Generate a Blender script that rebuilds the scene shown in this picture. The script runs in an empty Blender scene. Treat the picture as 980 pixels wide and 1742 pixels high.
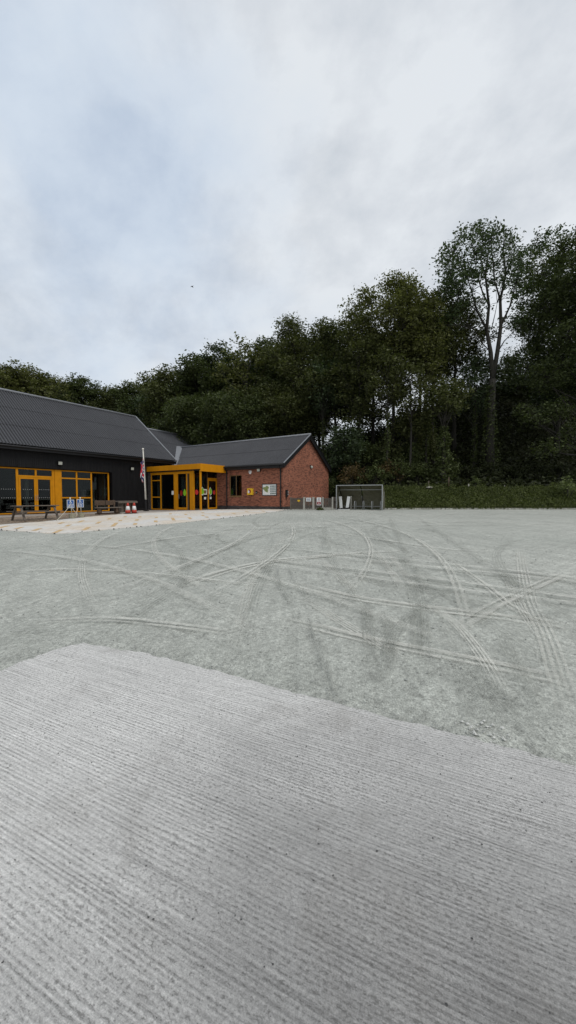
import bpy, bmesh, math, random
import numpy as np
from mathutils import Vector, Matrix
PI = math.pi
scene = bpy.context.scene
COL = scene.collection
random.seed(11)
RNG = np.random.default_rng(7)

# ------------------------------------------------------------------ survey of the site (metres, X along the hall, Y away)
F = 637.5; PIT = math.atan(26 / F); HD = math.radians(32.43); EZ = 1.03
FW = (math.cos(HD), math.sin(HD)); RT = (math.sin(HD), -math.cos(HD))
def ray(px, py):
    a = (px - 490) / F; b = -(py - 871) / F
    f = math.cos(PIT) + b * math.sin(PIT); z = -math.sin(PIT) + b * math.cos(PIT)
    return (FW[0] * f + RT[0] * a, FW[1] * f + RT[1] * a, z)
def G(X, Y):                                   # level of the made ground
    d = X * FW[0] + Y * FW[1]
    a = -.57 + .0187 * max(d, -40); b = -.018 * max(0, min(Y, 60) - 16.7)
    k = .08; h = max(k - abs(a - b), 0) / k
    return min(a, b) - h * h * k * .25
def gp(px, py, up=0.):
    r = ray(px, py); s = 10.
    for i in range(120):
        z = G(r[0] * s, r[1] * s); s = .7 * s + .3 * min((z + up - EZ) / r[2], 300)
    return (r[0] * s, r[1] * s)
def at_d(px, py, d):
    r = ray(px, py); s = d / (r[0] * FW[0] + r[1] * FW[1])
    return Vector((r[0] * s, r[1] * s, EZ + r[2] * s))
def dr(d, r): return (FW[0] * d + RT[0] * r, FW[1] * d + RT[1] * r)
def sstep(a, b, x):
    t = min(max((x - a) / (b - a), 0), 1); return t * t * (3 - 2 * t)
def lerp(xs, ys, x): return float(np.interp(x, xs, ys))
def hill_start(r): return 31.25 + 22 * (1 - sstep(2.0, 6.4, r)) + 12 * (1 - sstep(-30, 0, r))
def T(X, Y):                                   # level of the bank and the wooded hill
    d = X * FW[0] + Y * FW[1]; r = X * RT[0] + Y * RT[1]
    g = G(X, Y); s = d - hill_start(r)
    if s <= 0: return g
    a = r / max(d, 1)
    bank = 1.72 * sstep(-.6, 4.3, s)
    Hc = lerp([-.8, -.3, -.1, .1, .2, .33, .5, .6, .8, 1.4], [6, 6, 5.5, 6.5, 8.5, 11.5, 16, 17, 17, 16], a)
    hill = Hc * sstep(6.5, 30, s)
    n = .12 * math.sin(X * 1.3 + Y * .4) * math.sin(Y * 1.1) + .5 * math.sin(X * .23 + 1) * math.sin(Y * .31) * sstep(8, 20, s)
    return g * (1 - sstep(0, 4, s)) + bank + hill + n * sstep(0, 2, s)

# ------------------------------------------------------------------ mesh helper
class MB:
    def __init__(s): s.v = []; s.f = []; s.m = []; s.uv = {}; s.h = {}
    def add(s, vs, fs, mi=0):
        o = len(s.v); s.v.extend([tuple(v) for v in vs]); s.f.extend([tuple(i + o for i in f) for f in fs]); s.m.extend([mi] * len(fs)); return s
    def box(s, x0, x1, y0, y1, z0, z1, mi=0):
        return s.add([(x0,y0,z0),(x1,y0,z0),(x1,y1,z0),(x0,y1,z0),(x0,y0,z1),(x1,y0,z1),(x1,y1,z1),(x0,y1,z1)],
                     [(0,3,2,1),(4,5,6,7),(0,1,5,4),(1,2,6,5),(2,3,7,6),(3,0,4,7)], mi)
    def prism(s, poly, ext, mi=0):             # poly: 3d points of one face; ext: extrusion vector
        n = len(poly); e = Vector(ext); a = [Vector(p) for p in poly]; b = [p + e for p in a]
        return s.add(a + b, [tuple(range(n))[::-1], tuple(range(n, 2 * n))] + [(i, (i + 1) % n, n + (i + 1) % n, n + i) for i in range(n)], mi)
    def beam(s, p, q, w, h, up=(0, 0, 1), mi=0):
        p = Vector(p); q = Vector(q); d = (q - p).normalized(); u = Vector(up)
        x = d.cross(u)
        if x.length < 1e-4: x = d.cross(Vector((1, 0, 0)))
        x.normalize(); y = x.cross(d).normalized(); x *= w / 2; y *= h / 2
        return s.prism([p - x - y, p + x - y, p + x + y, p - x + y], q - p, mi)
    def tube(s, pts, rad, n=8, mi=0, cap=True):
        pts = [Vector(p) for p in pts]; m = len(pts)
        if not hasattr(rad, '__len__'): rad = [rad] * m
        rings = []; ref = None
        for i, p in enumerate(pts):
            t = (pts[min(i + 1, m - 1)] - pts[max(i - 1, 0)])
            t = t.normalized() if t.length > 1e-9 else Vector((0, 0, 1))
            if ref is None:
                ref = t.cross(Vector((0, 0, 1)))
                if ref.length < .1: ref = t.cross(Vector((1, 0, 0)))
            ref = (ref - t * ref.dot(t)).normalized(); b = t.cross(ref)
            rings.append([p + (ref * math.cos(2*PI*k/n) + b * math.sin(2*PI*k/n)) * rad[i] for k in range(n)])
        vs = [v for r in rings for v in r]; fs = []
        for i in range(m - 1):
            for k in range(n):
                fs.append((i*n+k, i*n+(k+1) % n, (i+1)*n+(k+1) % n, (i+1)*n+k))
        if cap: fs += [tuple(range(n))[::-1], tuple((m-1)*n + k for k in range(n))]
        return s.add(vs, fs, mi)
    def lathe(s, prof, c=(0, 0, 0), n=20, mi=0):
        return s.tube_profile(prof, c, n, mi)
    def tube_profile(s, prof, c, n, mi):
        vs = []; fs = []; m = len(prof)
        for r, z in prof:
            for k in range(n): vs.append((c[0] + r*math.cos(2*PI*k/n), c[1] + r*math.sin(2*PI*k/n), c[2] + z))
        for i in range(m - 1):
            for k in range(n): fs.append((i*n+k, i*n+(k+1) % n, (i+1)*n+(k+1) % n, (i+1)*n+k))
        fs += [tuple(range(n))[::-1], tuple((m-1)*n + k for k in range(n))]
        return s.add(vs, fs, mi)
    def build(s, name, mat, parent=None, off=None, smooth=False, bevel=0):
        me = bpy.data.meshes.new(name)
        o3 = Vector(off) if off is not None else Vector((0, 0, 0))
        me.from_pydata([(v[0]-o3.x, v[1]-o3.y, v[2]-o3.z) for v in s.v], [], s.f)
        mats = mat if isinstance(mat, (list, tuple)) else [mat]
        for m in mats: me.materials.append(m)
        if len(mats) > 1: me.polygons.foreach_set('material_index', s.m)
        if smooth: me.polygons.foreach_set('use_smooth', [True] * len(s.f))
        me.update()
        if s.h:
            at = me.attributes.new('crest', 'FLOAT', 'POINT')
            for i_, h_ in s.h.items(): at.data[i_].value = h_
        ob = bpy.data.objects.new(name, me); COL.objects.link(ob)
        if parent is not None: ob.parent = parent
        if bevel:
            b = ob.modifiers.new('bevel', 'BEVEL'); b.width = bevel; b.segments = 2; b.limit_method = 'ANGLE'
        return ob

def tag(o, label=None, cat=None, group=None, kind=None):
    if label: o['label'] = label
    if cat: o['category'] = cat
    if group: o['group'] = group
    if kind: o['kind'] = kind
    return o
def thing(name, label, cat, loc, group=None, rz=0):
    o = bpy.data.objects.new(name, None); COL.objects.link(o); o.location = loc; o.rotation_euler = (0, 0, rz)
    o.empty_display_size = .2
    return tag(o, label, cat, group)
WO = {}
def part(name, mb, mat, parent, local=False, smooth=False, bevel=0, label=None):
    """mb in world coordinates unless local; parent is an unrotated Empty or a part of one"""
    off = (0, 0, 0)
    if not local:
        p = parent; off = Vector((0, 0, 0))
        while p is not None: off += Vector(p.location); p = p.parent
    o = mb.build(name, mat, parent, off, smooth, bevel)
    if label: o['label'] = label
    return o
def solo(name, mb, mat, loc, label, cat, group=None, smooth=False, bevel=0, local=False, rz=0):
    o = mb.build(name, mat, None, None if local else loc, smooth, bevel); o.location = loc; o.rotation_euler = (0, 0, rz)
    return tag(o, label, cat, group)

# ------------------------------------------------------------------ materials
def nt(name):
    m = bpy.data.materials.new(name); m.use_nodes = True; t = m.node_tree; t.nodes.clear()
    out = t.nodes.new('ShaderNodeOutputMaterial'); b = t.nodes.new('ShaderNodeBsdfPrincipled')
    t.links.new(b.outputs[0], out.inputs[0]); return m, t, b, out
def N(t, typ, **kw):
    n = t.nodes.new(typ)
    for k, v in kw.items():
        if k.startswith('i_'):
            key = k[2:]; n.inputs[int(key) if key.isdigit() else key.replace('_', ' ')].default_value = v
        else: setattr(n, k, v)
    return n
def L(t, a, b): t.links.new(a, b)
def coords(t, rot=0, scale=(1, 1, 1), kind='Object'):
    tc = N(t, 'ShaderNodeTexCoord'); mp = N(t, 'ShaderNodeMapping')
    mp.inputs['Rotation'].default_value = (0, 0, rot); mp.inputs['Scale'].default_value = scale
    L(t, tc.outputs[kind], mp.inputs[0]); return mp.outputs[0]
def rotscale(t, rot, scale):                   # rotate first, then stretch
    a = coords(t, rot); mp = N(t, 'ShaderNodeMapping'); mp.inputs['Scale'].default_value = scale
    L(t, a, mp.inputs[0]); return mp.outputs[0]
def noise(t, vec, scale, detail=4, rough=.55, dist=0):
    n = N(t, 'ShaderNodeTexNoise'); n.inputs['Scale'].default_value = scale; n.inputs['Detail'].default_value = detail
    n.inputs['Roughness'].default_value = rough; n.inputs['Distortion'].default_value = dist
    if vec is not None: L(t, vec, n.inputs['Vector'])
    return n.outputs['Fac']
def ramp(t, fac, stops):
    r = N(t, 'ShaderNodeValToRGB'); e = r.color_ramp.elements
    while len(e) < len(stops): e.new(.5)
    for i, (p, c) in enumerate(stops):
        e[i].position = p; e[i].color = (c, c, c, 1) if not hasattr(c, '__len__') else tuple(c) + (1,)
    L(t, fac, r.inputs[0]); return r.outputs[0]
def mixc(t, fac, a, b, mode='MIX'):
    m = N(t, 'ShaderNodeMix', data_type='RGBA', blend_type=mode)
    for s, v in ((m.inputs[0], fac), (m.inputs[6], a), (m.inputs[7], b)):
        if hasattr(v, 'links') or isinstance(v, bpy.types.NodeSocket): L(t, v, s)
        elif hasattr(v, '__len__'): s.default_value = tuple(v) + (1,)
        else: s.default_value = v
    return m.outputs[2]
def mth(t, op, a, b=0., c=None, clamp=False):
    m = N(t, 'ShaderNodeMath', operation=op, use_clamp=clamp)
    for i, v in enumerate((a, b) if c is None else (a, b, c)):
        if isinstance(v, bpy.types.NodeSocket): L(t, v, m.inputs[i])
        else: m.inputs[i].default_value = v
    return m.outputs[0]
def bump(t, b, h, strength=.4, dist=.01):
    n = N(t, 'ShaderNodeBump'); n.inputs['Strength'].default_value = strength; n.inputs['Distance'].default_value = dist
    L(t, h, n.inputs['Height']); L(t, n.outputs[0], b.inputs['Normal'])
def plain(name, col, rough=.6, metal=0, var=.12, scale=3., bmp=0, spec=.4):
    m, t, b, o = nt(name); v = coords(t)
    n = noise(t, v, scale, 5, .6)
    c = mixc(t, n, [x * (1 - var * 2) for x in col], [min(1, x * (1 + var * 2)) for x in col]); L(t, c, b.inputs['Base Color'])
    b.inputs['Roughness'].default_value = rough; b.inputs['Metallic'].default_value = metal
    b.inputs['Specular IOR Level'].default_value = spec
    if bmp: bump(t, b, noise(t, v, scale * 12, 3), bmp, .004)
    return m
M = {}
M['yellow'] = plain('yellow_powder_coat', (.56, .225, .003), .6, var=.12, scale=2.2, spec=.2)
M['yellow_box'] = plain('yellow_plastic', (.75, .46, .02), .4, var=.03)
M['black'] = plain('black_metal', (.007, .007, .008), .5, var=.2)
M['white'] = plain('white_plastic', (.72, .73, .72), .45, var=.04)
M['cream'] = plain('cream_paint', (.75, .73, .66), .5, var=.06)
M['grey_metal'] = plain('galvanised_steel', (.33, .34, .34), .5, .35, var=.12, scale=6)
M['flash'] = plain('grey_flashing', (.23, .24, .26), .6, .1, var=.12)
M['red'] = plain('red_vinyl', (.5, .03, .03), .5, var=.04)
M['dark_red'] = plain('deep_red_vinyl', (.25, .01, .01), .5, var=.04)
M['green'] = plain('lime_vinyl', (.22, .5, .02), .5, var=.04)
M['dkgreen'] = plain('bottle_green_print', (.02, .09, .07), .5, var=.15)
M['blue'] = plain('blue_sign_face', (.02, .09, .30), .4, var=.06)
M['navy'] = plain('navy_cloth', (.02, .03, .10), .9, var=.1)
M['map'] = plain('map_print_olive', (.22, .26, .10), .6, var=.35, scale=9)
M['orange'] = plain('cone_orange_red', (.50, .06, .04), .6, var=.12, scale=9)
M['rubber'] = plain('black_rubber', (.02, .02, .02), .8)
M['lampglass'] = plain('lamp_glass', (.42, .43, .38), .3, var=.1, scale=20)
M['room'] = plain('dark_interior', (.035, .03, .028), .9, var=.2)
M['room_light'] = plain('interior_column_paint', (.30, .31, .31), .8, var=.08)
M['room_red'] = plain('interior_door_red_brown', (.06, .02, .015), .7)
M['concrete'] = plain('cast_concrete', (.36, .35, .31), .9, var=.15, scale=5, bmp=.4)
M['kerb'] = plain('kerb_concrete', (.42, .41, .37), .9, var=.12, scale=3, bmp=.3)
M['rope'] = plain('pale_rope', (.5, .47, .38), .9, var=.1, scale=30)
M['bucket'] = plain('mortar_stained_bucket', (.30, .28, .21), .9, var=.3, scale=14)

def wood(name, a, b2, rot=0):
    m, t, b, o = nt(name); v = coords(t, 0, (14, 14, 3))
    n = noise(t, v, 2.2, 6, .7, .6); L(t, ramp(t, n, [(.25, a), (.75, b2)]), b.inputs['Base Color'])
    b.inputs['Roughness'].default_value = .85; bump(t, b, n, .5, .006); return m
M['wood'] = wood('weathered_timber', (.055, .042, .032), (.19, .16, .13))
M['wood_dark'] = wood('brown_timber', (.035, .022, .014), (.13, .085, .055))
M['wood_fence'] = wood('grey_fence_boards', (.05, .042, .035), (.13, .11, .09))

def glass(name, tint=(.9, .92, .9), refl=.12, opac=.0):
    m, t, b, out = nt(name); t.nodes.remove(b)
    tr = N(t, 'ShaderNodeBsdfTransparent'); tr.inputs[0].default_value = tuple(tint) + (1,)
    gl = N(t, 'ShaderNodeBsdfGlossy'); gl.inputs['Roughness'].default_value = .02; gl.inputs['Color'].default_value = (.8, .85, .85, 1)
    fr = N(t, 'ShaderNodeFresnel'); fr.inputs['IOR'].default_value = 1.5
    f = mth(t, 'MULTIPLY_ADD', fr.outputs[0], .30, refl * .1, clamp=True)
    mx = N(t, 'ShaderNodeMixShader'); L(t, f, mx.inputs[0]); L(t, tr.outputs[0], mx.inputs[1]); L(t, gl.outputs[0], mx.inputs[2])
    v = coords(t); bp = N(t, 'ShaderNodeBump'); bp.inputs['Strength'].default_value = .04; bp.inputs['Distance'].default_value = .02
    L(t, noise(t, v, .9, 2), bp.inputs['Height']); L(t, bp.outputs[0], gl.inputs['Normal'])
    L(t, mx.outputs[0], out.inputs[0]); return m
M['glass'] = glass('window_glass', (.55, .58, .56))
def perspex():
    m, t, b, out = nt('smoked_perspex'); tr = N(t, 'ShaderNodeBsdfTransparent'); tr.inputs[0].default_value = (.55, .54, .44, 1)
    b.inputs['Base Color'].default_value = (.24, .23, .17, 1); b.inputs['Roughness'].default_value = .35
    n = noise(t, coords(t), 2.5, 5, .6); f = ramp(t, n, [(.3, .38), (.7, .58)])
    mx = N(t, 'ShaderNodeMixShader'); L(t, f, mx.inputs[0]); L(t, tr.outputs[0], mx.inputs[1]); L(t, b.outputs[0], mx.inputs[2])
    L(t, mx.outputs[0], out.inputs[0]); return m
M['perspex'] = perspex()

def brick(name, c1, c2, mortar):
    m, t, b, o = nt(name); tc = N(t, 'ShaderNodeTexCoord'); g = N(t, 'ShaderNodeNewGeometry')
    sp = N(t, 'ShaderNodeSeparateXYZ'); L(t, tc.outputs['Object'], sp.inputs[0]); sn = N(t, 'ShaderNodeSeparateXYZ'); L(t, g.outputs['True Normal'], sn.inputs[0])
    side = mth(t, 'GREATER_THAN', mth(t, 'ABSOLUTE', sn.outputs[0]), .7)
    mx = N(t, 'ShaderNodeMix', data_type='FLOAT'); L(t, side, mx.inputs[0]); L(t, sp.outputs[0], mx.inputs[2]); L(t, sp.outputs[1], mx.inputs[3])
    cb = N(t, 'ShaderNodeCombineXYZ'); L(t, mx.outputs[0], cb.inputs[0]); L(t, sp.outputs[2], cb.inputs[1])
    bt = N(t, 'ShaderNodeTexBrick'); bt.offset = .5; L(t, cb.outputs[0], bt.inputs['Vector'])
    for k, v in (('Scale', 1.), ('Brick Width', .225), ('Row Height', .075), ('Mortar Size', .005), ('Mortar Smooth', .2), ('Bias', -.25)): bt.inputs[k].default_value = v
    bt.inputs['Color1'].default_value = tuple(c1) + (1,); bt.inputs['Color2'].default_value = tuple(c2) + (1,); bt.inputs['Mortar'].default_value = tuple(mortar) + (1,)
    # whole-brick variation: a second brick pattern with wide tone steps
    b2 = N(t, 'ShaderNodeTexBrick'); b2.offset = .5; L(t, cb.outputs[0], b2.inputs['Vector'])
    for k, v in (('Scale', 1.), ('Brick Width', .225), ('Row Height', .075), ('Mortar Size', .0), ('Bias', -.45)): b2.inputs[k].default_value = v
    b2.inputs['Color1'].default_value = (1, 1, 1, 1); b2.inputs['Color2'].default_value = (.28, .24, .24, 1)
    c = mixc(t, 1., bt.outputs['Color'], b2.outputs['Color'], 'MULTIPLY')
    n = noise(t, tc.outputs['Object'], .7, 5, .65); c = mixc(t, 1., c, ramp(t, n, [(.25, .8), (.75, 1.2)]), 'MULTIPLY')
    n2 = noise(t, tc.outputs['Object'], 9, 4, .65); c = mixc(t, 1., c, ramp(t, n2, [(.3, .7), (.7, 1.25)]), 'MULTIPLY')
    L(t, c, b.inputs['Base Color']); b.inputs['Roughness'].default_value = .9
    bump(t, b, bt.outputs['Fac'], -.5, .006); return m
M['brick'] = brick('red_brick', (.315, .110, .062), (.19, .066, .04), (.20, .125, .09))
M['brick_dark'] = brick('dark_plinth_brick', (.05, .045, .045), (.03, .028, .028), (.10, .09, .08))

def cladding():
    m, t, b, o = nt('black_board_cladding'); v = coords(t, 0, (3, 3, .4)); n = noise(t, v, 2, 5, .6)
    L(t, ramp(t, n, [(.3, (.004, .004, .005)), (.7, (.011, .011, .012))]), b.inputs['Base Color']); b.inputs['Roughness'].default_value = .6
    b.inputs['Specular IOR Level'].default_value = .25; return m
M['clad'] = cladding()
def roofm():
    m, t, b, o = nt('anthracite_corrugated_sheet'); v = coords(t)
    n = noise(t, v, .5, 5, .6); n2 = noise(t, coords(t, 0, (5, 5, 5)), 2, 5, .7)
    c = mixc(t, n, (.040, .041, .047), (.066, .068, .075)); c = mixc(t, 1., c, ramp(t, n2, [(.25, .8), (.75, 1.18)]), 'MULTIPLY')
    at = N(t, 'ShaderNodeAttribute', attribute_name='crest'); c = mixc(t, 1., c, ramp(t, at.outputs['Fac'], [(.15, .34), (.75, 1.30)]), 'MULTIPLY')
    L(t, c, b.inputs['Base Color']); b.inputs['Roughness'].default_value = .65; b.inputs['Specular IOR Level'].default_value = .3; return m
M['roof'] = roofm()

def yardm():
    m, t, b, o = nt('compacted_stone_dust'); v = coords(t)
    big = noise(t, v, .16, 5, .6, .4); mid = noise(t, v, 1.1, 6, .65, .3); fine = noise(t, v, 22, 5, .75); grit = noise(t, v, 90, 2, .6)
    def st(deg, s, sc): return noise(t, rotscale(t, math.radians(deg), (s, sc, 1)), 1, 5, .65, .25)
    s1 = st(-30, .35, 11); s2 = st(-84, .3, 14); s3 = st(18, .4, 12); s4 = st(-58, .15, 2.2)
    c = mixc(t, ramp(t, big, [(.2, .1), (.8, .9)]), (.335, .35, .318), (.49, .497, .455))
    for s, lo, hi in ((s1, .90, 1.10), (s2, .92, 1.08), (s3, .92, 1.08), (s4, .93, 1.07), (mid, .93, 1.06), (fine, .62, 1.34), (grit, .62, 1.34), (noise(t, v, 6, 6, .75), .84, 1.15)):
        c = mixc(t, 1., c, ramp(t, s, [(.3, lo), (.7, hi)]), 'MULTIPLY')
    vo = N(t, 'ShaderNodeTexVoronoi'); vo.inputs['Scale'].default_value = 28; L(t, v, vo.inputs['Vector'])
    spots = ramp(t, vo.outputs['Distance'], [(.10, .55), (.2, 1.)])
    c = mixc(t, mth(t, 'MULTIPLY', ramp(t, noise(t, v, .8, 4), [(.45, 0), (.65, 1)]), .8), c, mixc(t, 1., c, spots, 'MULTIPLY'))
    L(t, c, b.inputs['Base Color']); b.inputs['Roughness'].default_value = .95; b.inputs['Specular IOR Level'].default_value = .2
    h = mth(t, 'ADD', mth(t, 'ADD', mth(t, 'MULTIPLY', s1, .8), mth(t, 'MULTIPLY', fine, .7)), mth(t, 'ADD', mth(t, 'MULTIPLY', s2, .7), mth(t, 'MULTIPLY', grit, .25)))
    bump(t, b, h, .8, .02); return m
M['yard'] = yardm()

GROOVE = math.radians(97.8)
def slabm():
    m, t, b, o = nt('brushed_concrete'); v = coords(t)
    def gr(s, sc, d=5, r=.6): return noise(t, rotscale(t, -GROOVE, (s, sc, 1)), 1, d, r, .12)
    g1 = gr(1.1, 95, 3, .6); g2 = gr(1.0, 34, 4, .6); g3 = gr(.5, 6, 4, .6); g4 = gr(60, 190, 3, .75)
    fine = noise(t, v, 210, 3, .8); mid = noise(t, v, 2.0, 5, .6, .3); big = noise(t, v, .7, 4, .55)
    # vignetting and shade around the camera, put into the slab colour
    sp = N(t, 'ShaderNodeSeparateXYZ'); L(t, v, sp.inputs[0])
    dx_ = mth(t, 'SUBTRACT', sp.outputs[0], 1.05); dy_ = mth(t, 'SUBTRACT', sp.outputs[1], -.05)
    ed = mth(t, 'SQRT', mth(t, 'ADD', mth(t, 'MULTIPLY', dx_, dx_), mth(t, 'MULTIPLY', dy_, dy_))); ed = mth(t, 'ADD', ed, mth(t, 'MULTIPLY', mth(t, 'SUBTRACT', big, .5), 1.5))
    vignette = ramp(t, mth(t, 'DIVIDE', ed, 3.0), [(.10, .15), (.36, .58), (.68, 1.)])   # painted shade: darkest by the camera, paler outwards
    c = mixc(t, vignette, (.185, .182, .178), (.575, .568, .55))
    for s, lo, hi in ((g2, .97, 1.03), (g3, .985, 1.015), (g4, .86, 1.13), (mid, .90, 1.08), (fine, .74, 1.24), (noise(t, v, 75, 4, .75), .82, 1.16)):
        c = mixc(t, 1., c, ramp(t, s, [(.32, lo), (.66, hi)]), 'MULTIPLY')
    wv = N(t, 'ShaderNodeTexWave', wave_type='BANDS', bands_direction='Y', wave_profile='SIN'); wv.inputs['Scale'].default_value = 1.0; wv.inputs['Distortion'].default_value = 8.0; wv.inputs['Detail'].default_value = 4; wv.inputs['Detail Scale'].default_value = .9
    L(t, rotscale(t, -GROOVE, (.8, 15, 1)), wv.inputs['Vector']); wf = wv.outputs['Fac']
    c = mixc(t, ramp(t, noise(t, rotscale(t, -GROOVE, (1.2, 4.5, 1)), 1.3, 5, .65), [(.38, .10), (.62, 1)]), c, mixc(t, 1., c, ramp(t, wf, [(.05, .80), (.35, 1.), (.7, 1.0), (.95, 1.10)]), 'MULTIPLY'))
    gm = ramp(t, noise(t, v, 1.7, 4, .6), [(.36, .5), (.55, 1)])
    c = mixc(t, gm, c, mixc(t, 1., c, ramp(t, g1, [(.30, .74), (.45, 1.), (.55, 1.), (.68, 1.14)]), 'MULTIPLY'))
    pz = noise(t, rotscale(t, -GROOVE, (75, 125, 1)), 1, 3, .7)
    where = mth(t, 'ADD', mth(t, 'MULTIPLY', mth(t, 'SUBTRACT', .5, wf), .09), mth(t, 'MULTIPLY', mth(t, 'SUBTRACT', mid, .5), .22))
    pit = ramp(t, mth(t, 'ADD', pz, where), [(.585, 0), (.65, 1)])
    c = mixc(t, mth(t, 'MULTIPLY', pit, .42), c, (.09, .087, .08))
    st = ramp(t, noise(t, v, 1.5, 5, .6, .8), [(.55, 0), (.72, .30)]); c = mixc(t, st, c, (.19, .175, .155))
    L(t, c, b.inputs['Base Color']); b.inputs['Roughness'].default_value = .93; b.inputs['Specular IOR Level'].default_value = .25
    h = mth(t, 'ADD', mth(t, 'ADD', mth(t, 'MULTIPLY', g1, .8), mth(t, 'MULTIPLY', wf, .45)), mth(t, 'SUBTRACT', mth(t, 'MULTIPLY', g4, .4), mth(t, 'MULTIPLY', pit, .3)))
    bump(t, b, h, .75, .009); return m
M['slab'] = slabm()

def patiom():
    m, t, b, o = nt('pale_paving'); tc = coords(t, math.radians(-8))
    bt = N(t, 'ShaderNodeTexBrick'); bt.offset = .5; L(t, tc, bt.inputs['Vector'])
    for k, v in (('Scale', 1.), ('Brick Width', 1.6), ('Row Height', .8), ('Mortar Size', .018), ('Mortar Smooth', .1)): bt.inputs[k].default_value = v
    bt.inputs['Color1'].default_value = (.66, .58, .48, 1); bt.inputs['Color2'].default_value = (.60, .54, .46, 1); bt.inputs['Mortar'].default_value = (.42, .32, .21, 1)
    n = noise(t, coords(t), .35, 5, .6, .4); c = mixc(t, ramp(t, n, [(.42, 0), (.60, 1)]), bt.outputs['Color'], (.62, .61, .585))
    # the strip next to the buildings is pinker and darker paving
    sp = N(t, 'ShaderNodeSeparateXYZ'); L(t, coords(t), sp.inputs[0])
    c = mixc(t, ramp(t, mth(t, 'DIVIDE', mth(t, 'SUBTRACT', sp.outputs[1], 21.0), 3.2, clamp=True), [(.2, 0), (.8, .8)]), c, (.25, .215, .19))
    n2 = noise(t, coords(t), 6, 5, .7); c = mixc(t, 1., c, ramp(t, n2, [(.3, .82), (.7, 1.14)]), 'MULTIPLY')
    L(t, c, b.inputs['Base Color']); b.inputs['Roughness'].default_value = .9; bump(t, b, n2, .4, .006); return m
M['patio'] = patiom()
def tanm():
    m, t, b, o = nt('ochre_paver'); n = noise(t, coords(t), 5, 6, .75); c = ramp(t, n, [(.3, (.44, .27, .10)), (.6, (.60, .44, .25)), (.75, (.66, .56, .43))])
    L(t, c, b.inputs['Base Color']); b.inputs['Roughness'].default_value = .9; return m
M['ochre'] = tanm()
def pebblem():
    m, t, b, o = nt('brown_shingle'); v = coords(t); vo = N(t, 'ShaderNodeTexVoronoi'); vo.inputs['Scale'].default_value = 14; L(t, v, vo.inputs['Vector'])
    sc = N(t, 'ShaderNodeSeparateColor'); L(t, vo.outputs['Color'], sc.inputs[0])
    c = ramp(t, sc.outputs[0], [(0., (.06, .045, .035)), (.5, (.19, .135, .09)), (1., (.36, .29, .22))]); L(t, c, b.inputs['Base Color'])
    b.inputs['Roughness'].default_value = .9; bump(t, b, vo.outputs['Distance'], -.8, .03); return m
M['pebble'] = pebblem()
def soilm():
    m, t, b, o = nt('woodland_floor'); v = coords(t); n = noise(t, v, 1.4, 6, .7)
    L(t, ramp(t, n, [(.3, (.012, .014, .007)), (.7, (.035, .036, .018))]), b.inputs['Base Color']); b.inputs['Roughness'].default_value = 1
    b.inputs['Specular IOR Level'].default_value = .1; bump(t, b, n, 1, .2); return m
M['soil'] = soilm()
def grassm():
    m, t, b, o = nt('rough_grass'); v = coords(t); n = noise(t, v, 3, 6, .75)
    L(t, ramp(t, n, [(.3, (.026, .034, .010)), (.7, (.075, .09, .026))]), b.inputs['Base Color']); b.inputs['Roughness'].default_value = 1
    b.inputs['Specular IOR Level'].default_value = .1; bump(t, b, n, 1, .1); return m
M['grass'] = grassm()
def leafm(name, a, b2, trans=.25, sc=.5):
    m, t, b, out = nt(name); v = coords(t); n = noise(t, v, sc, 4, .6)
    g = N(t, 'ShaderNodeNewGeometry'); rnd = mth(t, 'MULTIPLY_ADD', g.outputs['Random Per Island'], .6, mth(t, 'MULTIPLY', n, .7), clamp=True)
    c = ramp(t, rnd, [(.25, a), (.8, b2)])
    L(t, c, b.inputs['Base Color']); b.inputs['Roughness'].default_value = .6; b.inputs['Specular IOR Level'].default_value = .25
    tl = N(t, 'ShaderNodeBsdfTranslucent'); L(t, mixc(t, 1., c, (1.1, 1.3, .5), 'MULTIPLY'), tl.inputs[0])
    mx = N(t, 'ShaderNodeMixShader'); mx.inputs[0].default_value = trans
    L(t, b.outputs[0], mx.inputs[1]); L(t, tl.outputs[0], mx.inputs[2]); L(t, mx.outputs[0], out.inputs[0]); return m
LEAF = [leafm('leaf_deep_green', (.018, .025, .010), (.085, .104, .040)), leafm('leaf_olive_green', (.022, .028, .010), (.100, .110, .040)),
        leafm('leaf_blue_green', (.015, .024, .012), (.070, .096, .048)), leafm('leaf_yellow_green', (.034, .040, .012), (.135, .140, .048))]
M['leaf_ivy'] = leafm('ivy_leaf', (.022, .032, .010), (.085, .105, .034), .15, 1.)
M['leaf_bright'] = leafm('bright_bush_leaf', (.06, .085, .03), (.17, .20, .08), .3, 2.)
M['leaf_russet'] = leafm('russet_leaf', (.045, .032, .014), (.11, .075, .03), .2, 1.)
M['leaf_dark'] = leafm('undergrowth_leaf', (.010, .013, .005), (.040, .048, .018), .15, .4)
M['leaf_weed'] = leafm('weed_leaf', (.022, .032, .009), (.105, .125, .038), .25, .7)
def barkm():
    m, t, b, o = nt('grey_bark'); n = noise(t, coords(t, 0, (6, 6, 1.2)), 2, 6, .7)
    L(t, ramp(t, n, [(.3, (.012, .011, .009)), (.7, (.050, .045, .035))]), b.inputs['Base Color']); b.inputs['Roughness'].default_value = .95; bump(t, b, n, .8, .03); return m
M['bark'] = barkm()

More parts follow.
